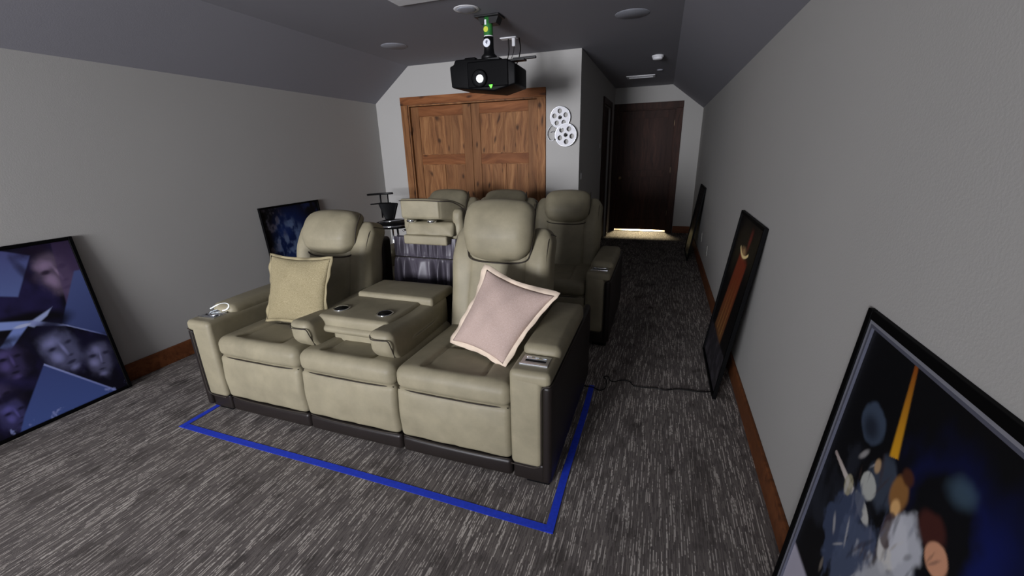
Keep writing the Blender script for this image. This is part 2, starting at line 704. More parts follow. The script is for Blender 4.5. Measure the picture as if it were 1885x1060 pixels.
def leaf(root, x0, x1, y, zt):
    """a knotty alder door leaf: stiles, rails, one wide upper panel and two lower panels"""
    d = 0.035
    lf = MB().box((x0, y+.012, .012), (x1, y+d-.004, zt)).build('door_leaf', M['alder'], root)
    sw = 0.105
    zr0, zr1 = 1.345, 1.46
    for a, b in ((x0, x0+sw), (x1-sw, x1)):
        MB().bbox((a, y, .012), (b, y+d, zt), .003).build('stile', M['alder'], lf)
    for a, b in ((.012, .2), (zr0, zr1), (zt-.11, zt)):
        MB().bbox((x0+sw, y+.001, a), (x1-sw, y+d, b), .003).build('rail', M['alder_h'], lf)
    xm = (x0+x1)/2
    MB().bbox((xm-.02, y+.001, .2), (xm+.02, y+d, zr0), .003).build('mullion', M['alder'], lf)
    for a, b, c, e in ((x0+sw+.008, x1-sw-.008, zr1+.008, zt-.118), (x0+sw+.008, xm-.028, .208, zr0-.008), (xm+.028, x1-sw-.008, .208, zr0-.008)):
        k = max(1, int(round((b-a)/0.15)))
        for i in range(k):       # panels are glued up from boards
            u0, u1 = a+(b-a)*i/k, a+(b-a)*(i+1)/k
            MB().bbox((u0+.0006, y+.008, c), (u1-.0006, y+.02, e), .0012).build('board', M['alder'], lf)
    return lf


xm = (CX0+CX1)/2
leaf(d1, CX0+.018, xm-.002, YF+.03, CZ-.02)
leaf(d1, xm+.002, CX1-.018, YF+.03, CZ-.02)

d2 = bpy.data.objects.new('door_2', None)
link(d2)
struct(d2)
door_frame(d2, DX0, DX1, DZ, 0.105, YA, M['darkdoor'], M['darkdoor'], left=False)
MB().bbox((XC+.001, YA-.02, 0), (DX0, YA, DZ)).build('casing', M['darkdoor'], d2)
lf = MB().box((DX0+.0152, YA+.03, .036), (DX1-.0152, YA+.07, DZ-.016)).build('door_leaf', M['darkdoor'], d2)
for a, b in ((DX0+.018, DX0+.12), (DX1-.12, DX1-.018)):
    MB().bbox((a, YA+.022, .036), (b, YA+.032, DZ-.018), .002).build('stile', M['darkdoor'], lf)
for a, b in ((.036, .22), (.98, 1.1), (DZ-.14, DZ-.018)):
    MB().bbox((DX0+.12, YA+.022, a), (DX1-.12, YA+.032, b), .002).build('rail', M['darkdoor'], lf)
for z in (.3, 1.05, 1.82):
    MB().bbox((DX1-.018, YA+.012, z), (DX1-.006, YA+.024, z+.09), .002).build('hinge', M['hinge'], d2)
mb = MB().lathe([(.028, 0), (.028, .006), (.01, .01), (.01, .035), (.026, .045), (.028, .06), (.018, .072)], (DX0+.07, YA+.022, .97), 16, 'y')
for i, v in enumerate(mb.v):
    mb.v[i] = (v[0], 2*(YA+.022)-v[1], v[2])
mb.f = [f[::-1] for f in mb.f]
mb.build('door_knob', M['hinge'], d2, True)

d3 = bpy.data.objects.new('door_3', None)
link(d3)
struct(d3)
for a, b in ((HY0-.09, HY0), (HY1, HY1+.09)):
    MB().bbox((XC, a, 0), (XC+.02, b, HZ)).build('casing', M['darkdoor'], d3)
MB().bbox((XC, HY0-.09, HZ), (XC+.022, HY1+.09, HZ+.09)).build('header', M['darkdoor'], d3)
MB().bbox((XC-.07, HY0+.001, .012), (XC-.03, HY1-.001, HZ-.002)).build('door_leaf', M['darkdoor'], d3)

# ------------------------------------------------------------------ projection screen behind the camera
scr = empty('projection_screen', (-1.44, YS+.05, 0.75), 'wide lit projection screen on the wall behind the viewer', 'screen')
MB().box((-1.3, -.01, 0.02), (1.3, 0.0, 1.46)).build('screen_surface', M['screen'], scr)
fr = MB()
fr.bbox((-1.36, -.045, -.04), (1.36, .01, .02)).bbox((-1.36, -.045, 1.46), (1.36, .01, 1.52)).bbox((-1.36, -.045, .02), (-1.3, .01, 1.46)).bbox((1.3, -.045, .02), (1.36, .01, 1.46))
fr.build('screen_frame', M['black'], scr)


# ------------------------------------------------------------------ power reclining sofa
W = 2.165                # overall width
AW = 0.188               # arm width
SX = (W-2*AW)/3          # seat pitch


def lean(V, z0, slope, curve=0.0):
    V = V.copy()
    dz = V[:, 2]-z0
    V[:, 1] += slope*dz+curve*np.clip(dz, 0, None)**2
    return V


def make_sofa(loc, label, head_raise, middle_down):
    """origin on the floor below the middle of the front edge; +y is backwards"""
    R = empty('reclining_sofa', loc, label, 'sofa')
    tan, brn = M['tan'], M['brown']
    # ---- arms
    for s in (-1, 1):
        xo = s*W/2                      # outer face
        xi = s*(W/2-AW)                 # inner face
        xm_ = (xo+xi)/2

        def bx(a, b):
            return (min(a, b), max(a, b))
        a0, a1 = bx(xi, xo-s*.042)
        arm = soft('arm', ((a0+a1)/2, .385, .365), (a1-a0, .80, .475), .022, tan, R, (0.002, .006, 0), (6, 10, 8))
        a0, a1 = bx(xi, xo-s*.006)
        soft('arm_top', ((a0+a1)/2, .385, .574), (a1-a0, .80, .066), .024, tan, arm, (0, .003, 0.002), (6, 12, 2))
        # raised pad behind the control plate
        soft('arm_pad', (xm_+s*.004, .455, .611), (AW-.012, .60, .07), .03, tan, arm, (.004, .01, .012), (6, 10, 2))
        # dark outer panel, wraps onto the front
        b0, b1 = bx(xo-s*.043, xo)
        soft('side_panel', ((b0+b1)/2, .50, .30), (b1-b0, 1.03, .50), .018, brn, R, (.004, 0, 0), (3, 14, 8))
        c0, c1 = bx(xi+s*.004, xo-s*.02)
        soft('arm_base', ((c0+c1)/2, .43, .082), (c1-c0, .85, .10), .014, brn, R, (0, .002, 0), (4, 8, 2))
        px = xo-s*.044
        pts = spline([(xi+s*.002, -.0175, .131), (xm_, -.0175, .130), (px-s*.03, -.0175, .132), (px-s*.004, -.0185, .15), (px, -.019, .2), (px, -.019, .4), (px, -.019, .51), (px+s*.006, -.018, .543), (xo-s*.02, -.014, .553), (xo-s*.004, .0, .553), (xo-s*.001, .1, .552), (xo-s*.001, .75, .552)])
        mesh_obj('piping', *tube(pts, .0032, 6), M['pipe'], arm)
        for yy in (.035, .9):
            MB().bbox((min(xo-s*.13, xo-s*.02), yy, 0), (max(xo-s*.13, xo-s*.02), yy+.1, .035)).build('foot', M['black'], R)
        # control plate (recessed chrome trim with slot and buttons)
        pc = xm_-s*.002
        pl = MB().bbox((pc-.062, .052, .604), (pc+.062, .132, .6115), .003).build('control_plate', M['steel'], arm)
        MB().bbox((pc-.045, .075, .611), (pc+.047, .088, .6135), .002).build('slot', M['black'], pl)
        MB().bbox((pc-.064, .044, .605), (pc+.064, .053, .6145), .003).build('trim_bar', M['chrome'], pl)
        MB().bbox((pc-.045, .092, .6105), (pc+.047, .101, .6145), .0015).build('trim_bar', M['chrome'], pl)
        for q in (-.034, 0.0, .034):
            MB().bbox((pc+q-.012, .107, .6105), (pc+q+.012, .117, .6155), .002).build('button', M['chrome'], pl)
        # cup holder at the front edge of the arm pad on the far side
        if s < 0 and not middle_down or s < 0:
            ch = MB()
            ch.lathe([(.050, 0), (.052, .006), (.047, .009), (.042, .004)], (pc, .12, .609), 28)
            ch.build('cup_holder', M['chrome'], arm, True)
    # ---- three seats
    for i in range(3):
        cx_ = (i-1)*SX
        w_ = SX-.004

        def seatfn(V, w_=w_):
            V = V.copy()
            x, y, z = V[:, 0], V[:, 1], V[:, 2]
            top = np.clip((z-.0)/.05, 0, 1)
            # sewn-in inset: grooves either side and one across
            ins = 0.155-0.03*np.clip((y+.25)/.5, 0, 1)
            gx = np.exp(-((np.abs(x)-ins)/.009)**2)*(y > -.27)
            gy = np.exp(-((y+.02)/.012)**2)*(np.abs(x) < ins)
            yy = -.27+.06*(np.abs(x)/ins)**4
            gf = np.exp(-((y-yy)/.03)**2)*(np.abs(x) < ins)*.5
            inside = 1/(1+np.exp((np.abs(x)-ins)/.012))*1/(1+np.exp(-(y+.26)/.02))
            V[:, 2] -= top*(.015*gx+.012*gy+.008*gf+.017*inside)
            # crown and a falling, rounded front lip
            V[:, 2] += top*.018*np.clip(1-(x/(w_/2))**2, 0, 1)
            V[:, 2] -= np.clip(-(y+.25), 0, 1)**2*1.0*top
            V[:, 2] += .05*(y+.3)*np.clip(top, 0, 1)*(-.35)
            return V
        seat = soft('seat_cushion', (cx_, .318, .455), (w_, .64, .115), .042, tan, R, (.0, .014, .004), (60, 50, 3), seatfn)
        # footrest panel under the cushion
        def panfn(V):
            V = V.copy()
            x, z = V[:, 0], V[:, 2]
            fr_ = V[:, 1] < 0
            V[:, 1] += fr_*.004*np.exp(-((x+.01)/.018)**2)
            V[:, 1] -= fr_*.008*np.sin((z+.14)/.28*PI)
            V[:, 1] += fr_*.0022*np.sin(x*31+z*17)*np.sin(z*23-x*9)
            return V
        soft('footrest_panel', (cx_, .12, .267), (w_, .24, .282), .03, tan, R, (0, .010, 0), (16, 2, 12), panfn)
        soft('base_rail', (cx_, .2, .077), (w_+.002, .39, .094), .022, brn, R, (0, .006, 0), (12, 2, 4))
        mesh_obj('piping', *tube(spline([(cx_-w_/2+.012, .012, .397), (cx_-.15, .0, .397), (cx_+.15, .0, .397), (cx_+w_/2-.012, .012, .397)]), .003, 6), M['pipe'], seat)
        mesh_obj('piping', *tube(spline([(cx_-w_/2+.012, .008, .127), (cx_-.15, -.0045, .127), (cx_+.15, -.0045, .127), (cx_+w_/2-.012, .008, .127)]), .003, 6), M['pipe'], seat)
        if i == 1 and middle_down:
            continue
        raise_ = head_raise[i]
        big = 1.0 + (0.10 if raise_ > .05 else 0)
        back = empty_part('backrest', R)
        SL = .30

        # lumbar panel between the wings
        def lum(V):
            V = lean(V, -.25, SL)
            V[:, 1] += .006*np.exp(-((V[:, 2]+.04)/.012)**2)
            return V
        soft('lumbar_panel', (cx_, .595, .69), (.37, .12, .50), .04, tan, back, (0, .03, 0), (14, 2, 16), lum)
        # wings
        for s in (-1, 1):
            def wfn(V, s=s):
                V = V.copy()
                x, y, z = V[:, 0].copy(), V[:, 1].copy(), V[:, 2].copy()
                t = np.clip((z+.30)/.60, 0, 1)          # 0 bottom, 1 top
                inn = -s*x/.07                            # +1 at the inner side
                # top rolls over to the back and drops towards the head pillow
                ax_ = np.clip(t-.70, 0, 1)/.30
                V[:, 2] -= ax_*(.028+.055*np.clip(inn-.15, 0, 1)**2+.03*np.clip(-inn-.35, 0, 1)**2)
                V[:, 2] -= np.clip(t-.55, 0, 1)*np.clip(y+.07, 0, 1)*.55
                # swell at shoulder height, slimmer waist
                V[:, 0] -= s*.022*np.exp(-((t-.62)/.22)**2)*np.clip(inn, 0, 1)
                V[:, 1] -= .04*np.exp(-((t-.72)/.25)**2)*np.clip(.6-.4*inn, 0, 1)
                V = lean(V, -.30, SL-.02, .10)
                return V
            wg = soft('wing', (cx_+s*(w_/2-.080), .66, .765), (.158, .20, .64), .055, tan, back, (.006, .016, .01), (8, 8, 20), wfn)
            hx_, hy_, hz_, rr_ = .079, .10, .32, .055
            c45 = rr_*(1-.7071)
            path = [(s*(hx_-c45+.001), -(hy_-c45)-.001, z_) for z_ in np.linspace(-.30, hz_-rr_, 14)]
            path += [(s*(hx_-c45+.001), -(hy_-c45)+.04*q, hz_-rr_+(rr_-c45)*math.sin(q*PI/2)) for q in (.4, .75, 1.0)]
            path += [(s*(hx_-c45+.001), y_, hz_-c45+.001) for y_ in np.linspace(-.02, .08, 5)]
            pp_ = wfn(np.array(path))+np.array((cx_+s*(w_/2-.080), .66, .765))
            mesh_obj('piping', *tube(spline([tuple(q) for q in pp_], 3), .0035, 6), M['pipe'], wg)
        # head pillow
        hz = 1.0+raise_*.5
        hh = .285*big if raise_ < .05 else .335

        def hfn(V, hh=hh, r_=raise_):
            V = V.copy()
            x, z = V[:, 0].copy(), V[:, 2].copy()
            t = z/(hh/2)
            V[:, 0] *= 1-.10*np.clip(-t, 0, 1)**1.5-.05*np.clip(t, 0, 1)**2
            V[:, 1] += (.30*np.clip(z+.02, 0, 1)+1.9*np.clip(z, 0, 1)**2)*(0.75 if r_ > .05 else 1.1)
            V[:, 2] += .014*(x/.2)**2*np.clip(-t, 0, 1)*2 - .012*(x/.2)**2*np.clip(t, 0, 1)
            V[:, 2] -= np.clip(V[:, 1]-.02, 0, 1)*.25*np.clip(t, 0, 1)
            g = np.exp(-((np.abs(x)-.155)/.004)**2)*(V[:, 1] < 0)
            V[:, 1] += .0015*g
            return V
        hp = soft('head_pillow', (cx_, .705-(.01 if raise_ > .05 else 0), hz), (.40, .16, hh), .062, tan, back, (.006, .03, .012), (18, 4, 14), hfn)
        if raise_ > .05:
            soft('head_support', (cx_, .74, .90), (.30, .07, .16), .02, brn, back, (0, 0, 0), (4, 2, 4))
        # edge piping under the pillow
        mesh_obj('piping', *tube(spline([(cx_-.205, .70, hz+.02), (cx_-.19, .68, hz-hh*.36), (cx_-.15, .65, hz-hh*.5), (cx_, .63, hz-hh*.52), (cx_+.15, .65, hz-hh*.5), (cx_+.19, .68, hz-hh*.36), (cx_+.205, .70, hz+.02), (cx_+.195, .78, hz+hh*.4)]), .004, 6), M['pipe'], hp)
        soft('back_shell', (cx_, .90, .51), (w_-.10, .12, .84), .03, brn, back, (0, .01, 0), (6, 2, 8), lambda V: lean(V, -.47, .06))
    return R


def empty_part(name, parent):
    o = bpy.data.objects.new(name, None)
    return link(o, parent)


FX, FY = -1.4395, 1.465
sofa = make_sofa((FX, FY, 0), 'tan power reclining sofa in front, middle back folded down into a cup holder table', (0.0, 0, .12), True)

# ---- middle back of the front sofa folded down into a console
con = empty_part('folded_console', sofa)
con.location = (-.042, -.028, 0)
tan = M['tan']
soft('console_table', (0, .41, .628), (.455, .46, .075), .022, tan, con, (0, .006, .0), (12, 12, 2))
soft('console_lid', (0.045, .635, .665), (.515, .27, .055), .018, tan, con, (0, .002, .004), (10, 8, 2))
soft('console_front', (0, .215, .592), (.41, .10, .045), .024, tan, con, (0, .006, .004), (10, 2, 2))
soft('console_underside', (0, .45, .53), (.36, .46, .09), .03, M['tan'], con, (0, 0, 0), (4, 4, 2))
for s in (-1, 1):
    def bfn(V, s=s):
        V = V.copy()
        y, z = V[:, 1].copy(), V[:, 2].copy()
        t = np.clip((y+.30)/.60, 0, 1)
        # curved under the front, slimmer to the back
        V[:, 2] += np.clip(.16-t, 0, 1)*.14*np.clip(-z/.09, 0, 1)
        V[:, 1] += .045*np.clip(-z/.095, 0, 1)**1.6*np.clip(1-t*4, 0, 1)
        V[:, 2] += .02*np.sin(t*PI)*(z > 0)*-1
        V[:, 0] -= s*.012*t
        V[:, 1] += .25*(z+.09)*np.clip(1-t*3, 0, 1)*-1*.35
        return V
    bl = soft('console_bolster', (s*.25, .385, .57), (.135, .60, .19), .034, tan, con, (.010, .010, .004), (8, 18, 8), bfn)
    x0, x1 = s*.25-.056, s*.25+.056
    yb = .058
    mesh_obj('piping', *tube(spline([(x0, yb+.02, .642), (s*.25-.03, yb-.004, .632), (s*.25+.03, yb-.004, .632), (x1, yb+.006, .626), (x1+.006, yb+.02, .58), (x1-.004, yb+.05, .52)]), .0026, 6), M['pipe'], bl)
    cp = MB().lathe([(.040, -.002), (.045, .001), (.0455, .004), (.041, .0055), (.036, .003)], (s*.143-.008, .29, .6665), 28).build('cup_holder', M['chrome'], con, True)
    MB().lathe([(.035, .0), (.0375, .0035)], (s*.143-.008, .29, .6665), 28).build('cup_well', M['black'], cp, True)

# ---- fixed hood of the middle seat with its two reading lights
hood = empty_part('middle_hood', sofa)
HXC = -.015


def hoodfn(V):
    V = V.copy()
    y = V[:, 1].copy()
    t = np.clip((y+.10)/.20, 0, 1)
    V[:, 0] *= .62+.38*t**.8
    V[:, 2] -= .06*t**2
    return V


soft('hood_top', (HXC, .985, 1.138), (.46, .22, .125), .02, tan, hood, (0, .002, .006), (10, 10, 4), hoodfn)
for s in (-1, 1):
    def sfn(V, s=s):
        V = V.copy()
        z = V[:, 2].copy()
        V[:, 0] -= s*.05*np.clip(-z/.15, 0, 1)
        V[:, 1] += .004*np.sin(z*60)
        return V
    soft('hood_side', (HXC+.012+s*.20, 1.03+(.04 if s < 0 else 0), 1.0), (.07, .12, .26), .025, tan, hood, (.004, .006, 0), (4, 4, 10), sfn)
soft('hood_upper_pad', (HXC+.03, .985, 1.003), (.35, .16, .09), .02, tan, hood, (0, .008, .0), (10, 4, 5),
     lambda V: np.column_stack([V[:, 0]*(1+.04*(-V[:, 2]/.05)), V[:, 1]+.004*np.sin(V[:, 0]*40+V[:, 2]*60)+.35*(V[:, 2]+.05), V[:, 2]]))
soft('hood_lower_pad', (HXC+.012, .955, .935), (.325, .14, .062), .012, tan, hood, (0, .003, 0), (8, 4, 3))
mesh_obj('piping', *tube(spline([(HXC-.15, .879, 1.191), (HXC, .878, 1.194), (HXC+.15, .879, 1.191), (HXC+.20, .95, 1.178), (HXC+.245, 1.02, 1.12), (HXC+.262, 1.05, 1.02)]), .0032, 6), M['pipe'], hood)
for q in (-.075, .075):
    rl = MB().lathe([(.024, 0), (.032, .003), (.032, .014), (.026, .018)], (HXC+q-.01, .905, 1.052), 24).build('reading_light', M['chrome'], hood, True)
    MB().lathe([(.016, -.002), (.014, .001)], (HXC+q-.01, .905, 1.052), 16).build('lens', M['white'], rl, True)


def skirt():
    """gathered vinyl behind the folded back"""
    nx, nz = 110, 34
    V, Fc = [], []
    for j in range(nz+1):
        t = j/nz
        z = .55+t*.39
        for i in range(nx+1):
            u = i/nx
            x = -.285+u*.57
            seam = .80
            if z < seam:
                g = (seam-z)/(seam-.55)
                amp = .006+.028*math.sin(min(g, 1)*PI*.75)
                ph = 2*PI*(5.4*u+.35*math.sin(u*9)+.12*g*math.sin(u*23))
            else:
                g = (z-seam)/.14
                amp = .004+.010*math.sin(min(g, 1)*PI)
                ph = 2*PI*(9.0*u+.3*math.sin(u*12+1))
            y = .945-amp*math.cos(ph)-.35*amp*math.cos(2.6*ph+1)
            if abs(z-seam) < .012:
                y += .006
            V.append((x, y, z))
    for j in range(nz):
        for i in range(nx):
            a = j*(nx+1)+i
            Fc.append((a, a+1, a+nx+2, a+nx+1))
    k = len(V)
    # back face for thickness
    V += [(-.285, .985, .55), (.285, .985, .55), (.285, .985, .94), (-.285, .985, .94)]
    Fc.append((k+1, k, k+3, k+2))
    return V, Fc


o = mesh_obj('gathered_skirt', *skirt(), M['skirt'], sofa)
mesh_obj('seam', *tube([(x, .937, .80) for x in np.linspace(-.285, .285, 20)], .0035, 6), M['brown'], o)
soft('back_shell', (0, 1.03, .47), (SX-.04, .08, .80), .02, M['brown'], sofa, (0, 0, 0), (4, 2, 4))

# ---- rear sofa
sofa2 = make_sofa((FX+.065, 3.0, 0), 'tan power reclining sofa in the dim second row behind the first', (0.0, 0.0, 0.0), False)


# ------------------------------------------------------------------ throw pillows
def throw_pillow(name, P00, P10, P11, P01, thick, mat, fmat, label, edge, seed, nrm):
    """corners bottom-left, bottom-right, top-right, top-left (world); soft puffed body with a flat flange"""
    rnd = random.Random(seed)
    P = [Vector(p) for p in (P00, P10, P11, P01)]
    c = sum(P, Vector())/4
    root = empty(name, c, label, 'cushion')
    n = 34
    nrm = Vector(nrm).normalized()

    def pt(u, v):
        a = P[0].lerp(P[1], u)
        b = P[3].lerp(P[2], u)
        return a.lerp(b, v)-c
    V, Fc = [], []
    ids = {}
    for side in (1, -1):
        for j in range(n+1):
            for i in range(n+1):
                border = i in (0, n) or j in (0, n)
                if border and side == -1:
                    ids[(side, i, j)] = ids[(1, i, j)]
                    continue
                u, v = i/n, j/n
                s_, t_ = 2*u-1, 2*v-1
                # edges pulled in between the corners
                pin = .085
                uu = .5+(u-.5)*(1-pin*(1-t_*t_)*1.2)
                vv = .5+(v-.5)*(1-pin*(1-s_*s_)*1.2)
                h = (max(0, 1-s_*s_)**.55)*(max(0, 1-t_*t_)**.55)
                wr = .006*math.sin(7*s_+3*t_+seed)*math.sin(5*t_-2*s_)*h
                wr += -.010*math.exp(-((s_*.9-t_*.2)/.05)**2)*max(0, t_-.45)*h*1.2
                p = pt(uu, vv)+nrm*side*(thick/2*h+wr)
                ids[(side, i, j)] = len(V)
                V.append(tuple(p))
    for side in (1, -1):
        for j in range(n):
            for i in range(n):
                q = (ids[(side, i, j)], ids[(side, i+1, j)], ids[(side, i+1, j+1)], ids[(side, i, j+1)])
                Fc.append(q if side == 1 else q[::-1])
    mesh_obj('cushion_body', V, Fc, mat, root)
    # flange
    V, Fc = [], []
    ring = []
    for k in range(4*n):
        sd, q = divmod(k, n)
        u, v = [(q/n, 0), (1, q/n), (1-q/n, 1), (0, 1-q/n)][sd]
        ring.append((u, v))
    for k, (u, v) in enumerate(ring):
        s_, t_ = 2*u-1, 2*v-1
        pin = .085
        uu = .5+(u-.5)*(1-pin*(1-t_*t_)*1.2)
        vv = .5+(v-.5)*(1-pin*(1-s_*s_)*1.2)
        wob = .007*math.sin(k*.33+seed)+.004*math.sin(k*.83+2*seed)
        o_ = edge*(1.0+.15*math.sin(k*.21+seed))
        d = Vector((0, 0, 0))
        ex = (P[1]-P[0]).normalized()
        ey = (P[3]-P[0]).normalized()
        ou = ex*(1 if u > .999 else (-1 if u < .001 else 0))+ey*(1 if v > .999 else (-1 if v < .001 else 0))
        if ou.length > 0:
            ou = ou.normalized()*(1.25 if ou.length > 1.1 else 1)
        p0 = pt(uu*.985+.0075, vv*.985+.0075)
        p1 = pt(uu, vv)+ou*o_+nrm*wob
        for off in (.0032, -.0032):
            V.append(tuple(p0+nrm*off))
            V.append(tuple(p1+nrm*off))
    m_ = len(ring)
    for k in range(m_):
        a, b = k*4, ((k+1) % m_)*4
        Fc += [(a, a+1, b+1, b), (a+2, b+2, b+3, a+3), (a+1, a+3, b+3, b+1)]
    mesh_obj('flange', V, Fc, fmat, root)
    return root


throw_pillow('throw_pillow', (-2.215, 1.72, .535), (-1.735, 1.69, .545), (-1.715, 1.80, .935), (-2.215, 1.84, .915), .13, M['cushion'], M['fringe2'],
             'olive woven throw pillow upright on the left seat of the front sofa', .012, 3, (0.0, -1, .28))
throw_pillow('throw_pillow', (-.955, 1.735, .555), (-.635, 1.625, .525), (-.425, 1.80, .83), (-.815, 1.905, .905), .14, M['cushion2'], M['fringe'],
             'blush pink throw pillow with pale edging slumped on the right seat', .02, 5, (-.25, -1, .42))


# ------------------------------------------------------------------ framed posters
def smooth(a, b, x):
    t = np.clip((x-a)/(b-a), 0, 1)
    return t*t*(3-2*t)


class Ink:
    """a painted print: colours set per vertex of a fine flat grid"""
    def __init__(s, nu, nv, bg, iu=.028, iv=.019):
        s.nu, s.nv = nu, nv
        u, v = np.meshgrid(np.linspace(iu, 1-iu, nu), np.linspace(iv, 1-iv, nv))
        s.u, s.v = u, v
        s.c = np.zeros((nv, nu, 3))
        s.c[:] = np.array(s2l(bg))
        s.rs = np.random.RandomState(5)

    def noise(s, f, seed=0):
        rs = np.random.RandomState(seed)
        out = np.zeros_like(s.u)
        for o_ in range(4):
            k = f*2**o_
            g = rs.rand(k+2, k+2)
            x, y = s.u*k, s.v*k
            i, j = np.floor(x).astype(int), np.floor(y).astype(int)
            fx, fy = x-i, y-j
            fx, fy = fx*fx*(3-2*fx), fy*fy*(3-2*fy)
            out += (g[j, i]*(1-fx)*(1-fy)+g[j, i+1]*fx*(1-fy)+g[j+1, i]*(1-fx)*fy+g[j+1, i+1]*fx*fy)*.5**(o_+1)
        return out/.94

    def blend(s, mask, col, amt=1.0):
        mk = np.clip(mask*amt, 0, 1)[..., None]
        col = np.array(s2l(col)) if not isinstance(col, np.ndarray) else col
        s.c = s.c*(1-mk)+col*mk

    def ell(s, cu, cv, ru, rv, col, amt=1.0, soft_=.3, rot=0.0, tex=0.0, seed=1):
        a = 1.45
        du, dv = (s.u-cu), (s.v-cv)*a
        c_, s_ = math.cos(rot), math.sin(rot)
        x, y = (du*c_+dv*s_)/ru, (-du*s_+dv*c_)/(rv*a)
        d = np.sqrt(x*x+y*y)
        if tex:
            d = d+(s.noise(15, seed)-.5)*tex*1.5
        s.blend(1-smooth(1-soft_, 1.0, d), col, amt)

    def poly(s, pts, col, col2=None, amt=1.0, blur=.006):
        pts = np.array(pts, float)
        ar = 0.0
        for i in range(len(pts)):
            a, b = pts[i], pts[(i+1) % len(pts)]
            ar += a[0]*b[1]-b[0]*a[1]
        if ar < 0:
            pts = pts[::-1]
        mk = np.ones_like(s.u)
        for i in range(len(pts)):
            a, b = pts[i], pts[(i+1) % len(pts)]
            e = b-a
            L = np.hypot(*e)
            d = ((s.v-a[1])*e[0]-(s.u-a[0])*e[1])/L
            mk = np.minimum(mk, smooth(-blur, blur, d))
        if col2 is None:
            s.blend(mk, col, amt)
        else:
            v0, v1 = pts[:, 1].min(), pts[:, 1].max()
            t = np.clip((s.v-v0)/(v1-v0), 0, 1)[..., None]
            cc = np.array(s2l(col))*(1-t)+np.array(s2l(col2))*t
            mk = np.clip(mk*amt, 0, 1)[..., None]
            s.c = s.c*(1-mk)+cc*mk

    def line(s, a, b, w0, w1, c0, c1):
        a, b = np.array(a), np.array(b)
        e = b-a
        t = ((s.u-a[0])*e[0]+(s.v-a[1])*e[1])/(e@e)
        px, py = a[0]+e[0]*t, a[1]+e[1]*t
        d = np.hypot(s.u-px, s.v-py)
        w_ = w0+(w1-w0)*np.clip(t, 0, 1)
        mk = (1-smooth(w_*.6, w_*1.2, d))*(t > 0)*(t < 1)
        tt = np.clip(t, 0, 1)[..., None]
        s.c = s.c*(1-mk[..., None])+(np.array(s2l(c0))*(1-tt)+np.array(s2l(c1))*tt)*mk[..., None]


def poster(bottom_left, ex, top_dx, width, height, ink, label, fw_=.022, mat_frame=None, fillet=None, depth=.022, extra=None):
    """framed print leaning with its top against a wall. bottom_left: world corner of the FRONT face seen
    from the room, ex: unit vector along the bottom (viewer's right), top_dx: how far the top leans over"""
    ex = Vector(ex).normalized()
    back = Vector((0, 0, 1)).cross(ex) * -1
    back = -back if back.dot(Vector((top_dx, 0, 0))) < 0 else back
    ey = Vector((top_dx, 0, math.sqrt(height**2-top_dx**2))).normalized()
    nz = ex.cross(ey).normalized()          # towards the viewer
    root = bpy.data.objects.new('framed_poster', None)
    mt = Matrix.Identity(4)
    for i in range(3):
        mt[i][0], mt[i][1], mt[i][2], mt[i][3] = ex[i], ey[i], nz[i], bottom_left[i]
    root.matrix_world = mt
    link(root)
    tag(root, label, 'poster')
    fm = mat_frame or M['blackframe']
    w_, h_ = width, height
    for a, b in (((0, 0, -depth), (fw_, h_, 0)), ((w_-fw_, 0, -depth), (w_, h_, 0)), ((fw_, 0, -depth), (w_-fw_, fw_, 0)), ((fw_, h_-fw_, -depth), (w_-fw_, h_, 0))):
        MB().bbox(a, b, .003).build('frame_rail', fm, root)
    MB().box((fw_*.5, fw_*.5, -depth+.002), (w_-fw_*.5, h_-fw_*.5, -.012)).build('backing_board', M['black'], root)
    f2 = fw_
    if fillet:
        k = .009
        for (off, mm) in ((0, fillet[0]), (k, fillet[1])):
            g = f2+off
            kk = k if off == 0 else k*.9
            mb_ = MB()
            mb_.box((g, g, -.012), (g+kk, h_-g, -.004)).box((w_-g-kk, g, -.012), (w_-g, h_-g, -.004))
            mb_.box((g+kk, g, -.012), (w_-g-kk, g+kk, -.004)).box((g+kk, h_-g-kk, -.012), (w_-g-kk, h_-g, -.004))
            mb_.build('fillet', mm, root)
        f2 += 2*k
    nu, nv = ink.nu, ink.nv
    us = np.linspace(f2, w_-f2, nu)
    vs = np.linspace(f2, h_-f2, nv)
    V = [(x, y, -.0105) for y in vs for x in us]
    Fc = [(j*nu+i, j*nu+i+1, (j+1)*nu+i+1, (j+1)*nu+i) for j in range(nv-1) for i in range(nu-1)]
    pr = mesh_obj('print', V, Fc, M['prt'], root, smooth=False)
    at = pr.data.color_attributes.new('ink', 'FLOAT_COLOR', 'POINT')
    cc = np.ones((nu*nv, 4), np.float32)
    cc[:, :3] = ink.c.reshape(-1, 3)
    at.data.foreach_set('color', cc.ravel())
    return root


# near right: dark print, orange streak, blue glow, pale figures
k = Ink(190, 280, (7, 8, 12), .058, .039)
k.blend(smooth(.5, .75, k.noise(9, 3))*(k.v < .75)*(k.u < .5), (40, 44, 54), .5)
k.ell(.70, .78, .34, .17, (14, 24, 84), .9, 1.0, tex=.3)
k.ell(.74, .68, .22, .16, (16, 28, 92), .8, 1.0, tex=.3)
k.ell(.64, .74, .15, .14, (8, 9, 14), 1.0, .35, tex=.3)
k.ell(.66, .84, .07, .035, (70, 92, 110), .6, .8, rot=.4, tex=.4)
k.ell(.25, .78, .085, .052, (62, 74, 92), .85, .22, tex=.25)
k.ell(.245, .765, .075, .042, (22, 26, 36), .8, .8)
k.line((.33, .975), (.40, .765), .008, .022, (120, 50, 24), (206, 150, 30))
k.line((.10, .62), (.285, .60), .006, .012, (150, 136, 132), (210, 204, 196))
k.ell(.40, .70, .09, .07, (58, 66, 80), .9, .28, tex=.6, seed=3)
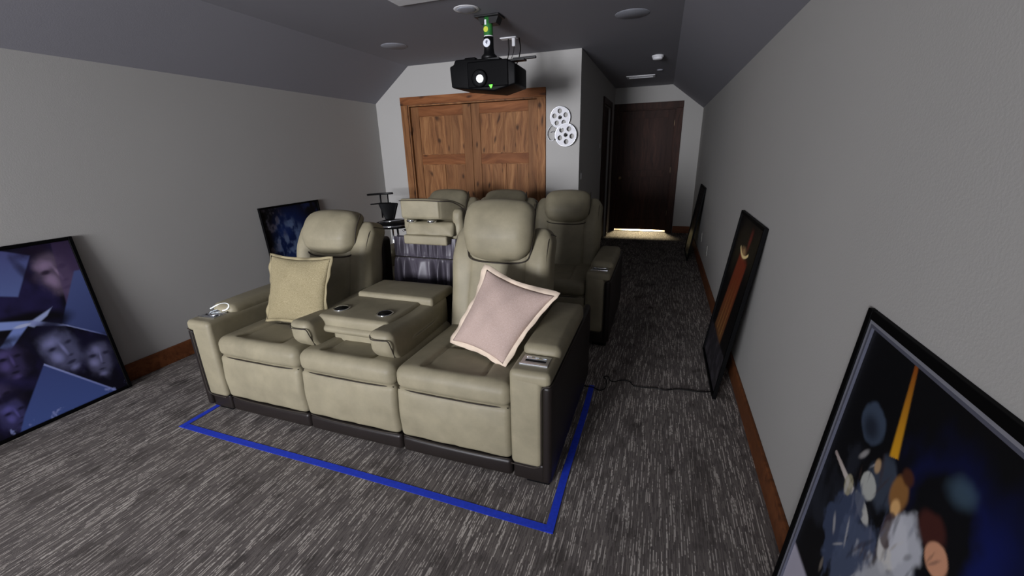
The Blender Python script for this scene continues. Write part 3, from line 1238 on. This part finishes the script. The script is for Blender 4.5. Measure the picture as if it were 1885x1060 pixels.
k.ell(.34, .655, .05, .035, (176, 178, 172), .9, .22, rot=.6, tex=.5, seed=4)
k.ell(.36, .60, .07, .022, (190, 190, 184), .85, .22, rot=-.3, tex=.4, seed=5)
k.ell(.35, .715, .022, .022, (176, 146, 110), .9, .5)
k.ell(.28, .50, .10, .14, (58, 68, 92), .9, .28, tex=.8, seed=6)
k.ell(.25, .60, .03, .03, (156, 150, 124), .8, .22, tex=.4)
k.ell(.42, .42, .16, .16, (74, 84, 108), .85, .3, tex=.9, seed=7)
k.ell(.48, .72, .05, .045, (138, 96, 52), .95, .4, tex=.3, seed=8)
k.ell(.49, .69, .028, .026, (214, 168, 110), .95, .5)
k.ell(.485, .765, .035, .022, (72, 40, 26), .95, .5)
k.ell(.53, .62, .075, .075, (206, 204, 200), .9, .22, tex=.6, seed=9)
k.ell(.50, .64, .035, .04, (70, 56, 60), .85, .22, tex=.6, seed=10)
k.ell(.58, .66, .09, .07, (190, 192, 200), .85, .28, tex=.7, seed=12)
k.ell(.63, .735, .07, .042, (66, 32, 28), .95, .4, tex=.3, seed=13)
k.ell(.68, .705, .045, .032, (206, 150, 118), .95, .22, tex=.2)
k.ell(.60, .50, .16, .14, (172, 174, 180), .85, .3, tex=.9, seed=14)
k.blend((k.u < .30)*smooth(.27, .25, k.v)*smooth(.0, .01, .30-k.u), (176, 172, 186), .9)
k.blend(smooth(.25, .23, k.v)*(k.u > .30), (26, 26, 34), .9)
# broken strokes of light and dark over the figures
for i_ in range(70):
    rs_ = random.Random(i_)
    cu_, cv_ = rs_.uniform(.22, .70), rs_.uniform(.30, .72)
    g_ = rs_.choice([(30, 34, 46), (196, 194, 192), (74, 84, 108), (24, 22, 28), (150, 140, 128), (96, 100, 118), (60, 44, 40)])
    k.ell(cu_, cv_, rs_.uniform(.006, .014), rs_.uniform(.02, .05), g_, .45, .8, rs_.uniform(-.7, .5), .7, i_+40)
poster((.464, 1.27, 0.0), (0, -1, 0), .078, .72, 1.07, k, 'large black framed dark movie poster with silver inner edge, nearest on the right wall',
       .024, fillet=(M['silver'], M['darksilver']))

# near left: violet-blue shards and faces
k = Ink(190, 280, (14, 12, 26))
nz = k.noise(6, 21)
k.blend(smooth(.35, .8, nz), (44, 38, 84), .7)


def face(k, cu, cv, s_, col, dark, rot=0.0, seed=1):
    """a plain portrait-like patch of light and shade (printed)"""
    k.ell(cu, cv, .105*s_, .115*s_, tuple(v*.62 for v in col), .95, .5, rot, .35, seed)
    c_, n_ = math.cos(rot), math.sin(rot)

    def q(x, y):
        return cu+(x*c_-y*n_*1.45)*s_, cv+(x*n_/1.45+y*c_)*s_
    for (x, y, a, b, cc, am, sf) in ((-.022, .045, .060, .030, col, .8, 1.0), (-.034, -.012, .040, .038, col, .85, 1.0), (0.008, .006, .012, .045, col, .8, 1.0), (.0, -.078, .035, .018, col, .6, 1.0),
                                     (-.034, .022, .030, .012, dark, .85, .8), (.042, .022, .026, .012, dark, .8, .8), (.016, -.028, .020, .008, dark, .6, .9), (0, -.054, .034, .009, dark, .75, .8),
                                     (.085, -.01, .050, .10, dark, .85, .9), (0.0, .105, .14, .035, dark, .9, .8), (-.10, .05, .03, .08, dark, .7, .9)):
        u_, v_ = q(x, y)
        k.ell(u_, v_, a*s_, b*s_, cc, am, sf, rot, .35, seed+int(abs(x)*900))


k.poly([(-.1, 1.02), (.50, 1.0), (.71, .93), (.52, .69), (.2, .82), (-.1, .9)], (92, 108, 160), (74, 74, 124))
face(k, .82, .80, 1.55, (150, 128, 160), (26, 16, 36), .25, 2)
k.poly([(.86, .99), (1.0, .98), (1.0, .8), (.80, .62)], (96, 78, 116), (60, 46, 76), .7)
k.poly([(1.0, .80), (.93, .80), (.72, .52), (1.0, .36)], (60, 70, 118), (78, 90, 140))
k.line((.72, .52), (1.0, .36), .004, .005, (150, 160, 205), (80, 90, 150))
k.ell(.5, .56, .36, .09, (10, 8, 16), 1.0, .4)
# pale diamond shards
k.poly([(.30, .64), (.56, .585), (.50, .555), (.26, .60)], (132, 150, 208))
k.poly([(.52, .57), (.70, .625), (.66, .59), (.56, .545)], (160, 172, 214))
k.poly([(.54, .56), (.74, .505), (.70, .53), (.56, .585)], (140, 150, 200))
k.poly([(.38, .46), (.54, .57), (.46, .575), (.34, .49)], (120, 138, 200))
k.ell(.5, .57, .06, .012, (190, 198, 226), .8, .5)
face(k, .86, .25, 1.25, (140, 140, 186), (20, 18, 40), -.1, 5)
face(k, .66, .37, 1.5, (140, 142, 192), (20, 18, 42), .2, 4)
face(k, .36, .40, 1.1, (86, 76, 130), (18, 14, 30), 0, 6)
face(k, .22, .22, 1.2, (96, 84, 136), (20, 16, 32), .1, 7)
face(k, .26, .12, 1.0, (96, 92, 160), (20, 16, 40), .1, 8)
k.poly([(.52, .33), (.88, .02), (.24, .02), (.30, .10)], (72, 90, 150), (64, 76, 130))
k.line((.52, .33), (.88, .02), .006, .006, (150, 160, 210), (120, 130, 190))
k.blend(smooth(.62, .8, k.noise(30, 8))*(k.v < .06), (150, 160, 215), .7)
poster((-3.338, .775, 0.0), (0, 1, 0), -.08, .72, 1.05, k, 'black framed violet and blue movie poster of portraits, nearest on the left wall', .020)

# far left, behind the sofa: blue swirl
k = Ink(130, 190, (8, 10, 16))
n1, n2 = k.noise(7, 31), k.noise(16, 32)
r_ = np.hypot((k.u-.47)/.40, (k.v-.70)/.36)
k.blend((1-smooth(.45, 1.0, r_+(n1-.5)*.3)), (14, 32, 78), .9)
k.blend((1-smooth(.3, .75, np.hypot((k.u-.40)/.4, (k.v-.66)/.34)+(n1-.5)*.6))*smooth(.35, .65, n2), (104, 124, 160), .8)
k.blend((1-smooth(.1, .25, np.hypot((k.u-.33)/.5, (k.v-.76)/.3)+(n2-.5)*.2)), (24, 44, 96), .8)
k.blend((1-smooth(.1, .2, np.hypot((k.u-.35)/.5, (k.v-.52)/.3)+(n2-.5)*.15)), (16, 36, 88), .9)
k.blend(smooth(.5, .7, n2)*(1-smooth(.1, .3, np.hypot(k.u-.12, (k.v-.8)*.8))), (96, 92, 104), .6)
k.blend(smooth(.55, .7, n1)*(1-smooth(.05, .3, np.hypot(k.u-.85, (k.v-.93)))), (30, 44, 86), .7)
poster((-3.352, 2.815, 0.0), (0, 1, 0), -.066, .72, 1.045, k, 'black framed poster of a blue swirl leaning on left wall behind the front sofa', .016)

# middle right: dark print with an amber column
k = Ink(130, 190, (6, 5, 6))
n1 = k.noise(8, 41)
k.poly([(.20, .26), (.62, .22), (.74, .76), (.40, .80)], (110, 76, 44), (126, 40, 22), .9, .03)
for i_, (a, b) in enumerate(((.34, .50), (.44, .58), (.54, .68))):
    k.line((a, .27), (b, .74), .012, .014, (150, 110, 60), (110, 40, 20))
k.ell(.50, .80, .14, .05, (176, 140, 96), .9, .9, tex=.4)
k.ell(.62, .90, .08, .09, (110, 30, 26), .8, .9, tex=.7, seed=6)
th = np.arctan2((k.v-1.02)*1.45, (k.u-.52))
rr = np.hypot(k.u-.52, (k.v-1.02)*1.45)
k.blend((1-smooth(.008, .016, np.abs(rr-.35)))*(np.abs(th+PI/2) < .55), (255, 226, 160), 1.0)
k.blend(smooth(.25, .23, k.v), (40, 38, 42), .9)
k.blend(smooth(.45, .8, k.noise(20, 9))*(k.v < .24), (74, 70, 76), .6)
poster((.402, 3.20, 0.0), (0, -1, 0), .130, .72, 1.07, k, 'black framed poster with a glowing amber column, middle of the right wall', .020)

# far right: seen nearly edge on
k = Ink(60, 90, (16, 15, 18))
k.ell(.5, .55, .35, .3, (70, 60, 56), .6, .9, tex=.6)
poster((.405, 6.62, 0.0), (0, -1, 0), .128, .66, .98, k, 'black framed poster seen almost edge on near the far door', .020, M['blackframe'])

# ------------------------------------------------------------------ blue tape outline on the carpet
tp = empty('tape_outline', (FX, 1.29, 0), 'blue masking tape outline on the carpet round the front sofa', 'tape')


def tape_strip(p0, p1, w_, z, name='tape_strip'):
    a, b = Vector((p0[0], p0[1], 0)), Vector((p1[0], p1[1], 0))
    d = (b-a).normalized()
    n_ = Vector((-d.y, d.x, 0))
    N = 24
    V, Fc = [], []
    for i in range(N+1):
        t = i/N
        q = a.lerp(b, t)+n_*.003*math.sin(t*7+p0[0])
        for s in (-1, 1):
            for zz in (z, z+.0012):
                V.append(tuple(q+n_*s*w_/2+Vector((0, 0, zz))-tp.location))
    for i in range(N):
        k0 = i*4
        k1 = k0+4
        Fc += [(k0+1, k0+3, k1+3, k1+1), (k0, k1, k1+2, k0+2), (k0, k0+1, k1+1, k1), (k0+2, k1+2, k1+3, k0+3)]
    Fc += [(0, 2, 3, 1), (N*4, N*4+1, N*4+3, N*4+2)]
    return mesh_obj(name, V, Fc, M['tape'], tp, False)


tape_strip((-2.545, 1.298), (-.30, 1.275), .036, .0005)
tape_strip((-.318, 1.257), (-.322, 2.42), .034, .0020)
tape_strip((-2.527, 1.28), (-2.54, 2.42), .034, .0020)

# power cord on the floor
pts = [(-.37, 2.40), (-.31, 2.395), (-.262, 2.375), (-.235, 2.42), (-.24, 2.50), (-.262, 2.545), (-.235, 2.555), (-.22, 2.52), (-.19, 2.505), (-.16, 2.53), (-.12, 2.545), (-.085, 2.53), (-.06, 2.49), (.0, 2.49), (.06, 2.50), (.13, 2.495), (.20, 2.53), (.28, 2.535), (.35, 2.54), (.45, 2.58)]
z = .004
cb = mesh_obj('power_cord', *tube(spline([(a, b, z+(.006 if i in (4, 6) else 0)) for i, (a, b) in enumerate(pts)]), .0036, 8), M['cable'])
tag(cb, 'thin black power cord crossing the carpet beside the front sofa', 'cord')

# ------------------------------------------------------------------ projector on its ceiling mount
PX, PY = -1.353, 3.396
pj = empty('projector', (PX, PY, 1.92), 'black ceiling mounted projector with its lens lit', 'projector')
front = PY-.17
poly = [(-.315, .075), (-.305, -.075), (.10, -.118), (.30, -.078), (.30, .06), (.22, .095), (-.17, .118), (-.26, .118), (-.275, .085)]
V, Fc = prism([(a, b) for a, b in poly], -.17, .16, 'y')
V = [(x*.875*(1 if y < 0 else .94)+.008, y, z+.115) for x, y, z in V]
body = mesh_obj('projector_body', V, Fc, M['black'], pj, False)
bv = body.modifiers.new('bevel', 'BEVEL')
bv.width = .012
bv.segments = 3
body.data.polygons.foreach_set('use_smooth', [True]*len(body.data.polygons))
soft('front_panel', (.05, -.168, .118), (.33, .02, .18), .009, M['blackframe'], pj, n=(4, 2, 4))
LX, LZ = -.012, .088
mb = MB().lathe([(.058, 0), (.062, .01), (.062, .03), (.05, .034), (.044, .012)], (0, 0, 0), 32, 'y')
mb.v = [(v[0]+LX, -v[1]-.165, v[2]+LZ) for v in mb.v]
lr = mb.build('lens_ring', M['blackframe'], pj, True)
mb = MB().lathe([(.002, .0), (.026, 0), (.024, .008), (.016, .014), (.004, .016)], (0, 0, 0), 24, 'y')
mb.v = [(v[0]+LX, -v[1]-.180, v[2]+LZ) for v in mb.v]
mb.build('lens_glass', M['lens'], lr, True)
MB().add(*prism([(.062, .040), (.076, .016), (.090, .040)], -.186, -.176, 'y')).build('indicator_light', M['led'], pj)
soft('zoom_lever', (-.135, -.05, .245), (.10, .06, .03), .014, M['black'], pj, n=(3, 3, 2))
mount = MB()
mount.bbox((.08, .02, .225), (.28, .09, .24)).bbox((.18, .03, .232), (.37, .05, .25)).bbox((-.10, -.05, .23), (.10, .07, .25))
mount.build('mount_bracket', M['blackmetal'], pj)
MB().lathe([(.065, .245), (.06, .27), (.043, .285), (.038, .32), (.038, .40), (.032, .405)], (0, 0, 0), 24).build('mount_collar', M['blackmetal'], pj, True)
MB().lathe([(.035, .395), (.035, .535)], (0, 0, 0), 24).build('mount_pole', M['green'], pj, True)
MB().lathe([(.0365, .398), (.0365, .408)], (0, 0, 0), 24).build('pole_ring', M['white'], pj, True)
ml = MB()
ml.bbox((-.015, -.0375, .478), (.0, -.031, .512), .001)
ml.build('white_sticker', M['label'], pj)
mb = MB().lathe([(.019, 0), (.019, .003)], (0, 0, 0), 24, 'y')
mb.v = [(v[0]-.006, -v[1]-.034, v[2]+.448) for v in mb.v]
mb.build('yellow_sticker', M['yellow'], pj)
mb = MB().lathe([(.029, 0), (.029, .004)], (0, 0, 0), 28, 'y')
mb.v = [(v[0]-.002, -v[1]-.036, v[2]+.355) for v in mb.v]
dd = mb.build('round_emblem', M['label'], pj)
MB().add(*prism([(-.012, .358), (-.004, .374), (.008, .369), (.001, .345)], -.0425, -.040, 'y')).build('emblem_mark', M['darksilver'], dd)
pp = MB()
pp.bbox((-.09, -.06, .528), (.11, .08, .541), .004)
pp.add(*prism([(-.07, .528), (-.045, .485), (.075, .485), (.095, .528)], -.03, .06, 'y'))
pp.build('ceiling_plate', M['blackmetal'], pj)

# ceiling outlet plate with cables
hp = empty('ceiling_outlet', (-1.405, 4.06, ZC), 'white ceiling outlet plate with plug and black cables by projector', 'outlet')
MB().bbox((-.09, -.035, -.01), (.065, .035, 0)).build('plate', M['white'], hp)
MB().bbox((.02, -.018, -.075), (.05, .012, -.008)).build('plug', M['white'], hp)
for i_, pts in enumerate(([(-.02, 0, -.01), (-.01, -.02, -.12), (-.0, -.15, -.25), (-.02, -.30, -.36), (-.01, -.42, -.40)],
                          [(.085, 0, -.01), (.10, -.02, -.12), (.085, -.12, -.26), (.04, -.30, -.37), (.03, -.44, -.39)],
                          [(.035, 0, -.07), (.03, -.02, -.14), (.01, -.14, -.26), (.0, -.32, -.38), (.01, -.44, -.39)])):
    mesh_obj('cable', *tube(spline(pts), .005 if i_ < 2 else .0028, 8), M['cable'], hp)


# ------------------------------------------------------------------ ceiling fittings
def disc(name, x, y, r, label, cat, group=None):
    root = empty(name, (x, y, ZC), label, cat, group)
    return root


for i_, (x, y, r, lb) in enumerate(((-2.52, 3.88, .125, 'round in-ceiling speaker left of the projector'), (-.316, 3.80, .13, 'round in-ceiling speaker right of the projector'))):
    q = disc('ceiling_speaker', x, y, r, lb, 'speaker', None)
    MB().lathe([(r-.012, -.0025), (r-.002, -.002), (r, 0)], (0, 0, 0), 40).build('bezel', M['grille'], q, True)
    MB().lathe([(r-.014, -.0035), (r-.011, -.002)], (0, 0, 0), 40).build('grille', M['grille'], q, True)
q = disc('recessed_light', -1.43, 3.18, .09, 'unlit round recessed ceiling light just left of the projector mount', 'light')
V, Fc = [], []
pr = [(.072, -.001), (.074, -.003), (.092, -.0025), (.094, 0)]
MB().lathe(pr[1:], (0, 0, 0), 36).build('trim_ring', M['white'], q, True)
MB().lathe([(.050, -.010), (.066, -.007), (.072, -.0025)], (0, 0, 0), 32).build('diffuser', M['grille'], q, True)
sd = empty('smoke_detector', (-.152, 5.50, ZC), 'small white smoke detector on the dark ceiling over the aisle', 'detector')
MB().lathe([(.035, -.045), (.052, -.038), (.056, -.02)], (0, 0, 0), 28).build('cap', M['white'], sd, True)
MB().lathe([(.062, -.02), (.065, 0)], (0, 0, 0), 28).build('base', M['white'], sd, True)
sp = empty('sprinkler_cover', (-.138, 6.46, ZC), 'tiny white ceiling disc beyond the smoke detector', 'sprinkler')
MB().lathe([(.035, -.012), (.04, 0)], (0, 0, 0), 20).build('cover', M['grille'], sp, True)


def vent(name, x0, x1, y0, y1, nsl, label, fwid=.03):
    q = empty(name, ((x0+x1)/2, (y0+y1)/2, ZC), label, 'vent')
    hx, hy = (x1-x0)/2, (y1-y0)/2
    mb = MB()
    mb.bbox((-hx, -hy, -.01), (hx, -hy+fwid, 0)).bbox((-hx, hy-fwid, -.01), (hx, hy, 0)).bbox((-hx, -hy+fwid, -.01), (-hx+fwid, hy-fwid, 0)).bbox((hx-fwid, -hy+fwid, -.01), (hx, hy-fwid, 0))
    mb.build('frame', M['white'], q)
    MB().box((-hx+fwid, -hy+fwid, -.003), (hx-fwid, hy-fwid, 0)).build('backing', M['black'], q)
    for i in range(nsl):
        yy = -hy+fwid+(i+.5)*(2*hy-2*fwid)/nsl
        wv = (2*hy-2*fwid)/nsl*.36
        MB().add([(-hx+fwid, yy-wv, -.009), (hx-fwid, yy-wv, -.009), (hx-fwid, yy+wv, -.004), (-hx+fwid, yy+wv, -.004), (-hx+fwid, yy-wv, -.0075), (hx-fwid, yy-wv, -.0075), (hx-fwid, yy+wv, -.0025), (-hx+fwid, yy+wv, -.0025)],
                 [(0, 3, 2, 1), (4, 5, 6, 7), (0, 1, 5, 4), (2, 3, 7, 6), (1, 2, 6, 5), (3, 0, 4, 7)]).build('slat', M['white'], q)
    return q


vent('ceiling_vent', -.60, -.205, 6.80, 7.02, 6, 'narrow ceiling vent in front of the far door')
vent('ceiling_vent', -1.815, -1.25, 2.36, 2.905, 12, 'square white ceiling return grille at the top edge', .10)

# ------------------------------------------------------------------ wall fittings


def plate(name, loc, axis, w_, h_, label, kind):
    q = empty(name, loc, label, 'switch' if kind == 'switch' else 'outlet')
    s = 1 if axis == '+x' else -1
    a, b = sorted((0, s*.006))
    MB().bbox((a, -w_/2, -h_/2), (b, w_/2, h_/2), .002).build('plate', M['dim_white'], q)
    if kind == 'switch':
        a, b = sorted((s*.005, s*.010))
        MB().bbox((a, -.016, -.033), (b, .016, .033), .001).build('rocker', M['white'], q)
    else:
        a, b = sorted((s*.005, s*.008))
        for zz in (-.02, .02):
            o_ = MB().bbox((a, -.017, zz-.014), (b, .017, zz+.014), .001).build('socket', M['dim_white'], q)
            a2, b2 = sorted((s*.0075, s*.009))
            MB().box((a2, -.008, zz-.004), (b2, -.005, zz+.006)).box((a2, .005, zz-.004), (b2, .008, zz+.006)).build('slot', M['black'], o_)
    return q


plate('light_switch', (XC, 6.30, 1.52), '+x', .075, .13, 'white thermostat plate high on the hall side wall', 'switch')
plate('light_switch', (XC, 4.87, 1.19), '+x', .075, .12, 'light switch on the hall side wall near its corner', 'switch')
plate('wall_outlet', (XR, 5.10, .35), '-x', .075, .12, 'white outlet low on the right wall behind the amber poster', 'outlet')
plate('wall_outlet', (XR, 5.85, .36), '-x', .075, .12, 'faint outlet low on the right wall near the far poster', 'outlet')


# film reel wall art
def reel(x, z, r, y, a0, label):
    q = empty('film_reel', (x, y, z), label, 'wall decor')
    n = 60
    # disc with six holes, as a grid of triangles is overkill: build ring sectors by a polar grid with cut circles
    holes = [(.0, .0, r*.19)]+[(math.cos(a0+i*2*PI/5)*r*.60, math.sin(a0+i*2*PI/5)*r*.60, r*.225) for i in range(5)]
    import mathutils.geometry as mg
    outer = [(math.cos(2*PI*i/n)*r, math.sin(2*PI*i/n)*r) for i in range(n)]
    pts = list(outer)
    edges = [(i, (i+1) % n) for i in range(n)]
    rings = [list(range(n))]
    for hx, hz, hr in holes:
        k0 = len(pts)
        pts += [(hx+math.cos(2*PI*i/24)*hr, hz+math.sin(2*PI*i/24)*hr) for i in range(24)]
        edges += [(k0+i, k0+(i+1) % 24) for i in range(24)]
        rings.append(list(range(k0, k0+24)))
    v2, e2, f2, *_ = mg.delaunay_2d_cdt([Vector(p) for p in pts], edges, [], 0, 1e-6)
    keep = []
    for f in f2:
        cxm = sum(v2[i].x for i in f)/len(f)
        czm = sum(v2[i].y for i in f)/len(f)
        if all(math.hypot(cxm-a, czm-b) > c*.985 for a, b, c in holes):
            keep.append(f)
    N = len(v2)
    V = [(p.x, -.006, p.y) for p in v2]+[(p.x, .006, p.y) for p in v2]
    Fc = [tuple(f) for f in keep]+[tuple(i+N for i in f[::-1]) for f in keep]
    for ri, rg in enumerate(rings):
        for i in range(len(rg)):
            a, b = rg[i], rg[(i+1) % len(rg)]
            Fc.append((a, a+N, b+N, b))
    mesh_obj('reel_disc', V, Fc, M['reel'], q, False)
    V, Fc = [], []
    rim = [(math.cos(t)*(r+.001), -.003, math.sin(t)*(r+.001)) for t in np.linspace(0, 2*PI, 49)]
    mesh_obj('rim', *tube(rim, .005, 6, False), M['steel'], q)
    MB().box((-.01, .006, -.01), (.01, YF-y-.0005, .01)).build('standoff', M['black'], q)
    return q


reel(-1.086, 1.812, .108, YF-.035, PI/2+.05, 'upper pale film reel wall art on the back wall')
reel(-1.018, 1.632, .115, YF-.055, -PI/2+.1, 'lower pale film reel wall art overlapping the one above')
# curling strip of film from the reels
pts = spline([(-1.165, 1.745), (-1.20, 1.72), (-1.222, 1.68), (-1.225, 1.63), (-1.205, 1.59), (-1.175, 1.575), (-1.145, 1.59), (-1.132, 1.625), (-1.14, 1.66), (-1.165, 1.675), (-1.19, 1.66)], 6) if False else None
P2 = [(-1.165, 1.745), (-1.20, 1.715), (-1.222, 1.675), (-1.226, 1.632), (-1.210, 1.596), (-1.178, 1.580), (-1.150, 1.592), (-1.137, 1.625), (-1.145, 1.66), (-1.17, 1.675), (-1.195, 1.662)]
sp_ = spline([(a, 0, b) for a, b in P2], 6)
V, Fc = [], []
for i, p in enumerate(sp_):
    a, b = sp_[max(0, i-1)], sp_[min(len(sp_)-1, i+1)]
    d = (b-a).normalized()
    n_ = Vector((-d.z, 0, d.x))*.0015
    for yy in (YF-.045, YF-.012):
        V.append((p.x+n_.x, yy, p.z+n_.z))
        V.append((p.x-n_.x, yy, p.z-n_.z))
for i in range(len(sp_)-1):
    a, b = i*4, i*4+4
    Fc += [(a, b, b+2, a+2), (a+1, a+3, b+3, b+1), (a, a+1, b+1, b), (a+2, b+2, b+3, a+3)]
fs = mesh_obj('film_strip', V, Fc, M['steel'])
tag(fs, 'curled metal film strip wall art at the left of the film reels', 'wall decor')

# ------------------------------------------------------------------ black stool beside the rear sofa
BX, BY = -2.80, 3.96
st = empty('bar_stool', (BX, BY, 0), 'black stool with chrome frame and barred metal back by the left wall', 'stool')
MB().lathe([(.15, .70), (.19, .705), (.205, .73), (.20, .755), (.15, .77), (.05, .765)], (0, 0, 0), 32).build('seat', M['black'], st, True)
ring = [(math.cos(t)*.213, math.sin(t)*.213, .735) for t in np.linspace(0, 2*PI, 41)]
mesh_obj('seat_band', *tube(ring, .009, 8, False), M['chrome'], st)
for i in range(4):
    t = PI/4+i*PI/2
    mesh_obj('leg', *tube([(math.cos(t)*.15, math.sin(t)*.15, .71), (math.cos(t)*.18, math.sin(t)*.18, .4), (math.cos(t)*.22, math.sin(t)*.22, .0)], .011, 8), M['chrome'], st)
ring = [(math.cos(t)*.192, math.sin(t)*.192, .28) for t in np.linspace(0, 2*PI, 41)]
mesh_obj('foot_ring', *tube(ring, .009, 8, False), M['chrome'], st)


def bk(V):
    V = V.copy()
    V[:, 1] -= (V[:, 0]/.12)**2*.03
    V[:, 0] *= 1+.35*V[:, 2]/.08
    return V


soft('back_pad', (-.15, .15, .85), (.19, .035, .20), .016, M['black'], st, (0, .006, 0), (8, 2, 6), bk)
for a, b, zz, r_ in ((-.45, -.10, 1.045, .012), (-.42, -.14, .935, .008)):
    mesh_obj('back_bar', *tube([(a, .17, zz-.012), ((a+b)/2, .18, zz), (b, .17, zz+.010)], r_, 8), M['blackmetal'], st)
for a in (-.275, -.175):
    mesh_obj('upright', *tube([(a, .17, .77), (a, .175, 1.045)], .009, 8), M['blackmetal'], st)
# chrome arm loop
mesh_obj('arm_loop', *tube(spline([(-.05, -.20, .78), (.10, -.22, .80), (.22, -.10, .80), (.25, .06, .78), (.22, .12, .70), (.10, .0, .66)]), .010, 8), M['chrome'], st)

# glowing loop of the cup holder on the left arm of the front sofa
gl = mesh_obj('light_loop', *tube([(math.cos(t)*.058, math.sin(t)*.045, .012+.016*max(0, math.sin(t))) for t in np.linspace(-.15*PI, 1.1*PI, 28)], .0032, 8), M['ring'], None)
gl.location = (-2.43, 1.60, .6185)
tag(gl, 'small glowing clear loop on the left arm of the front sofa', 'bracelet')
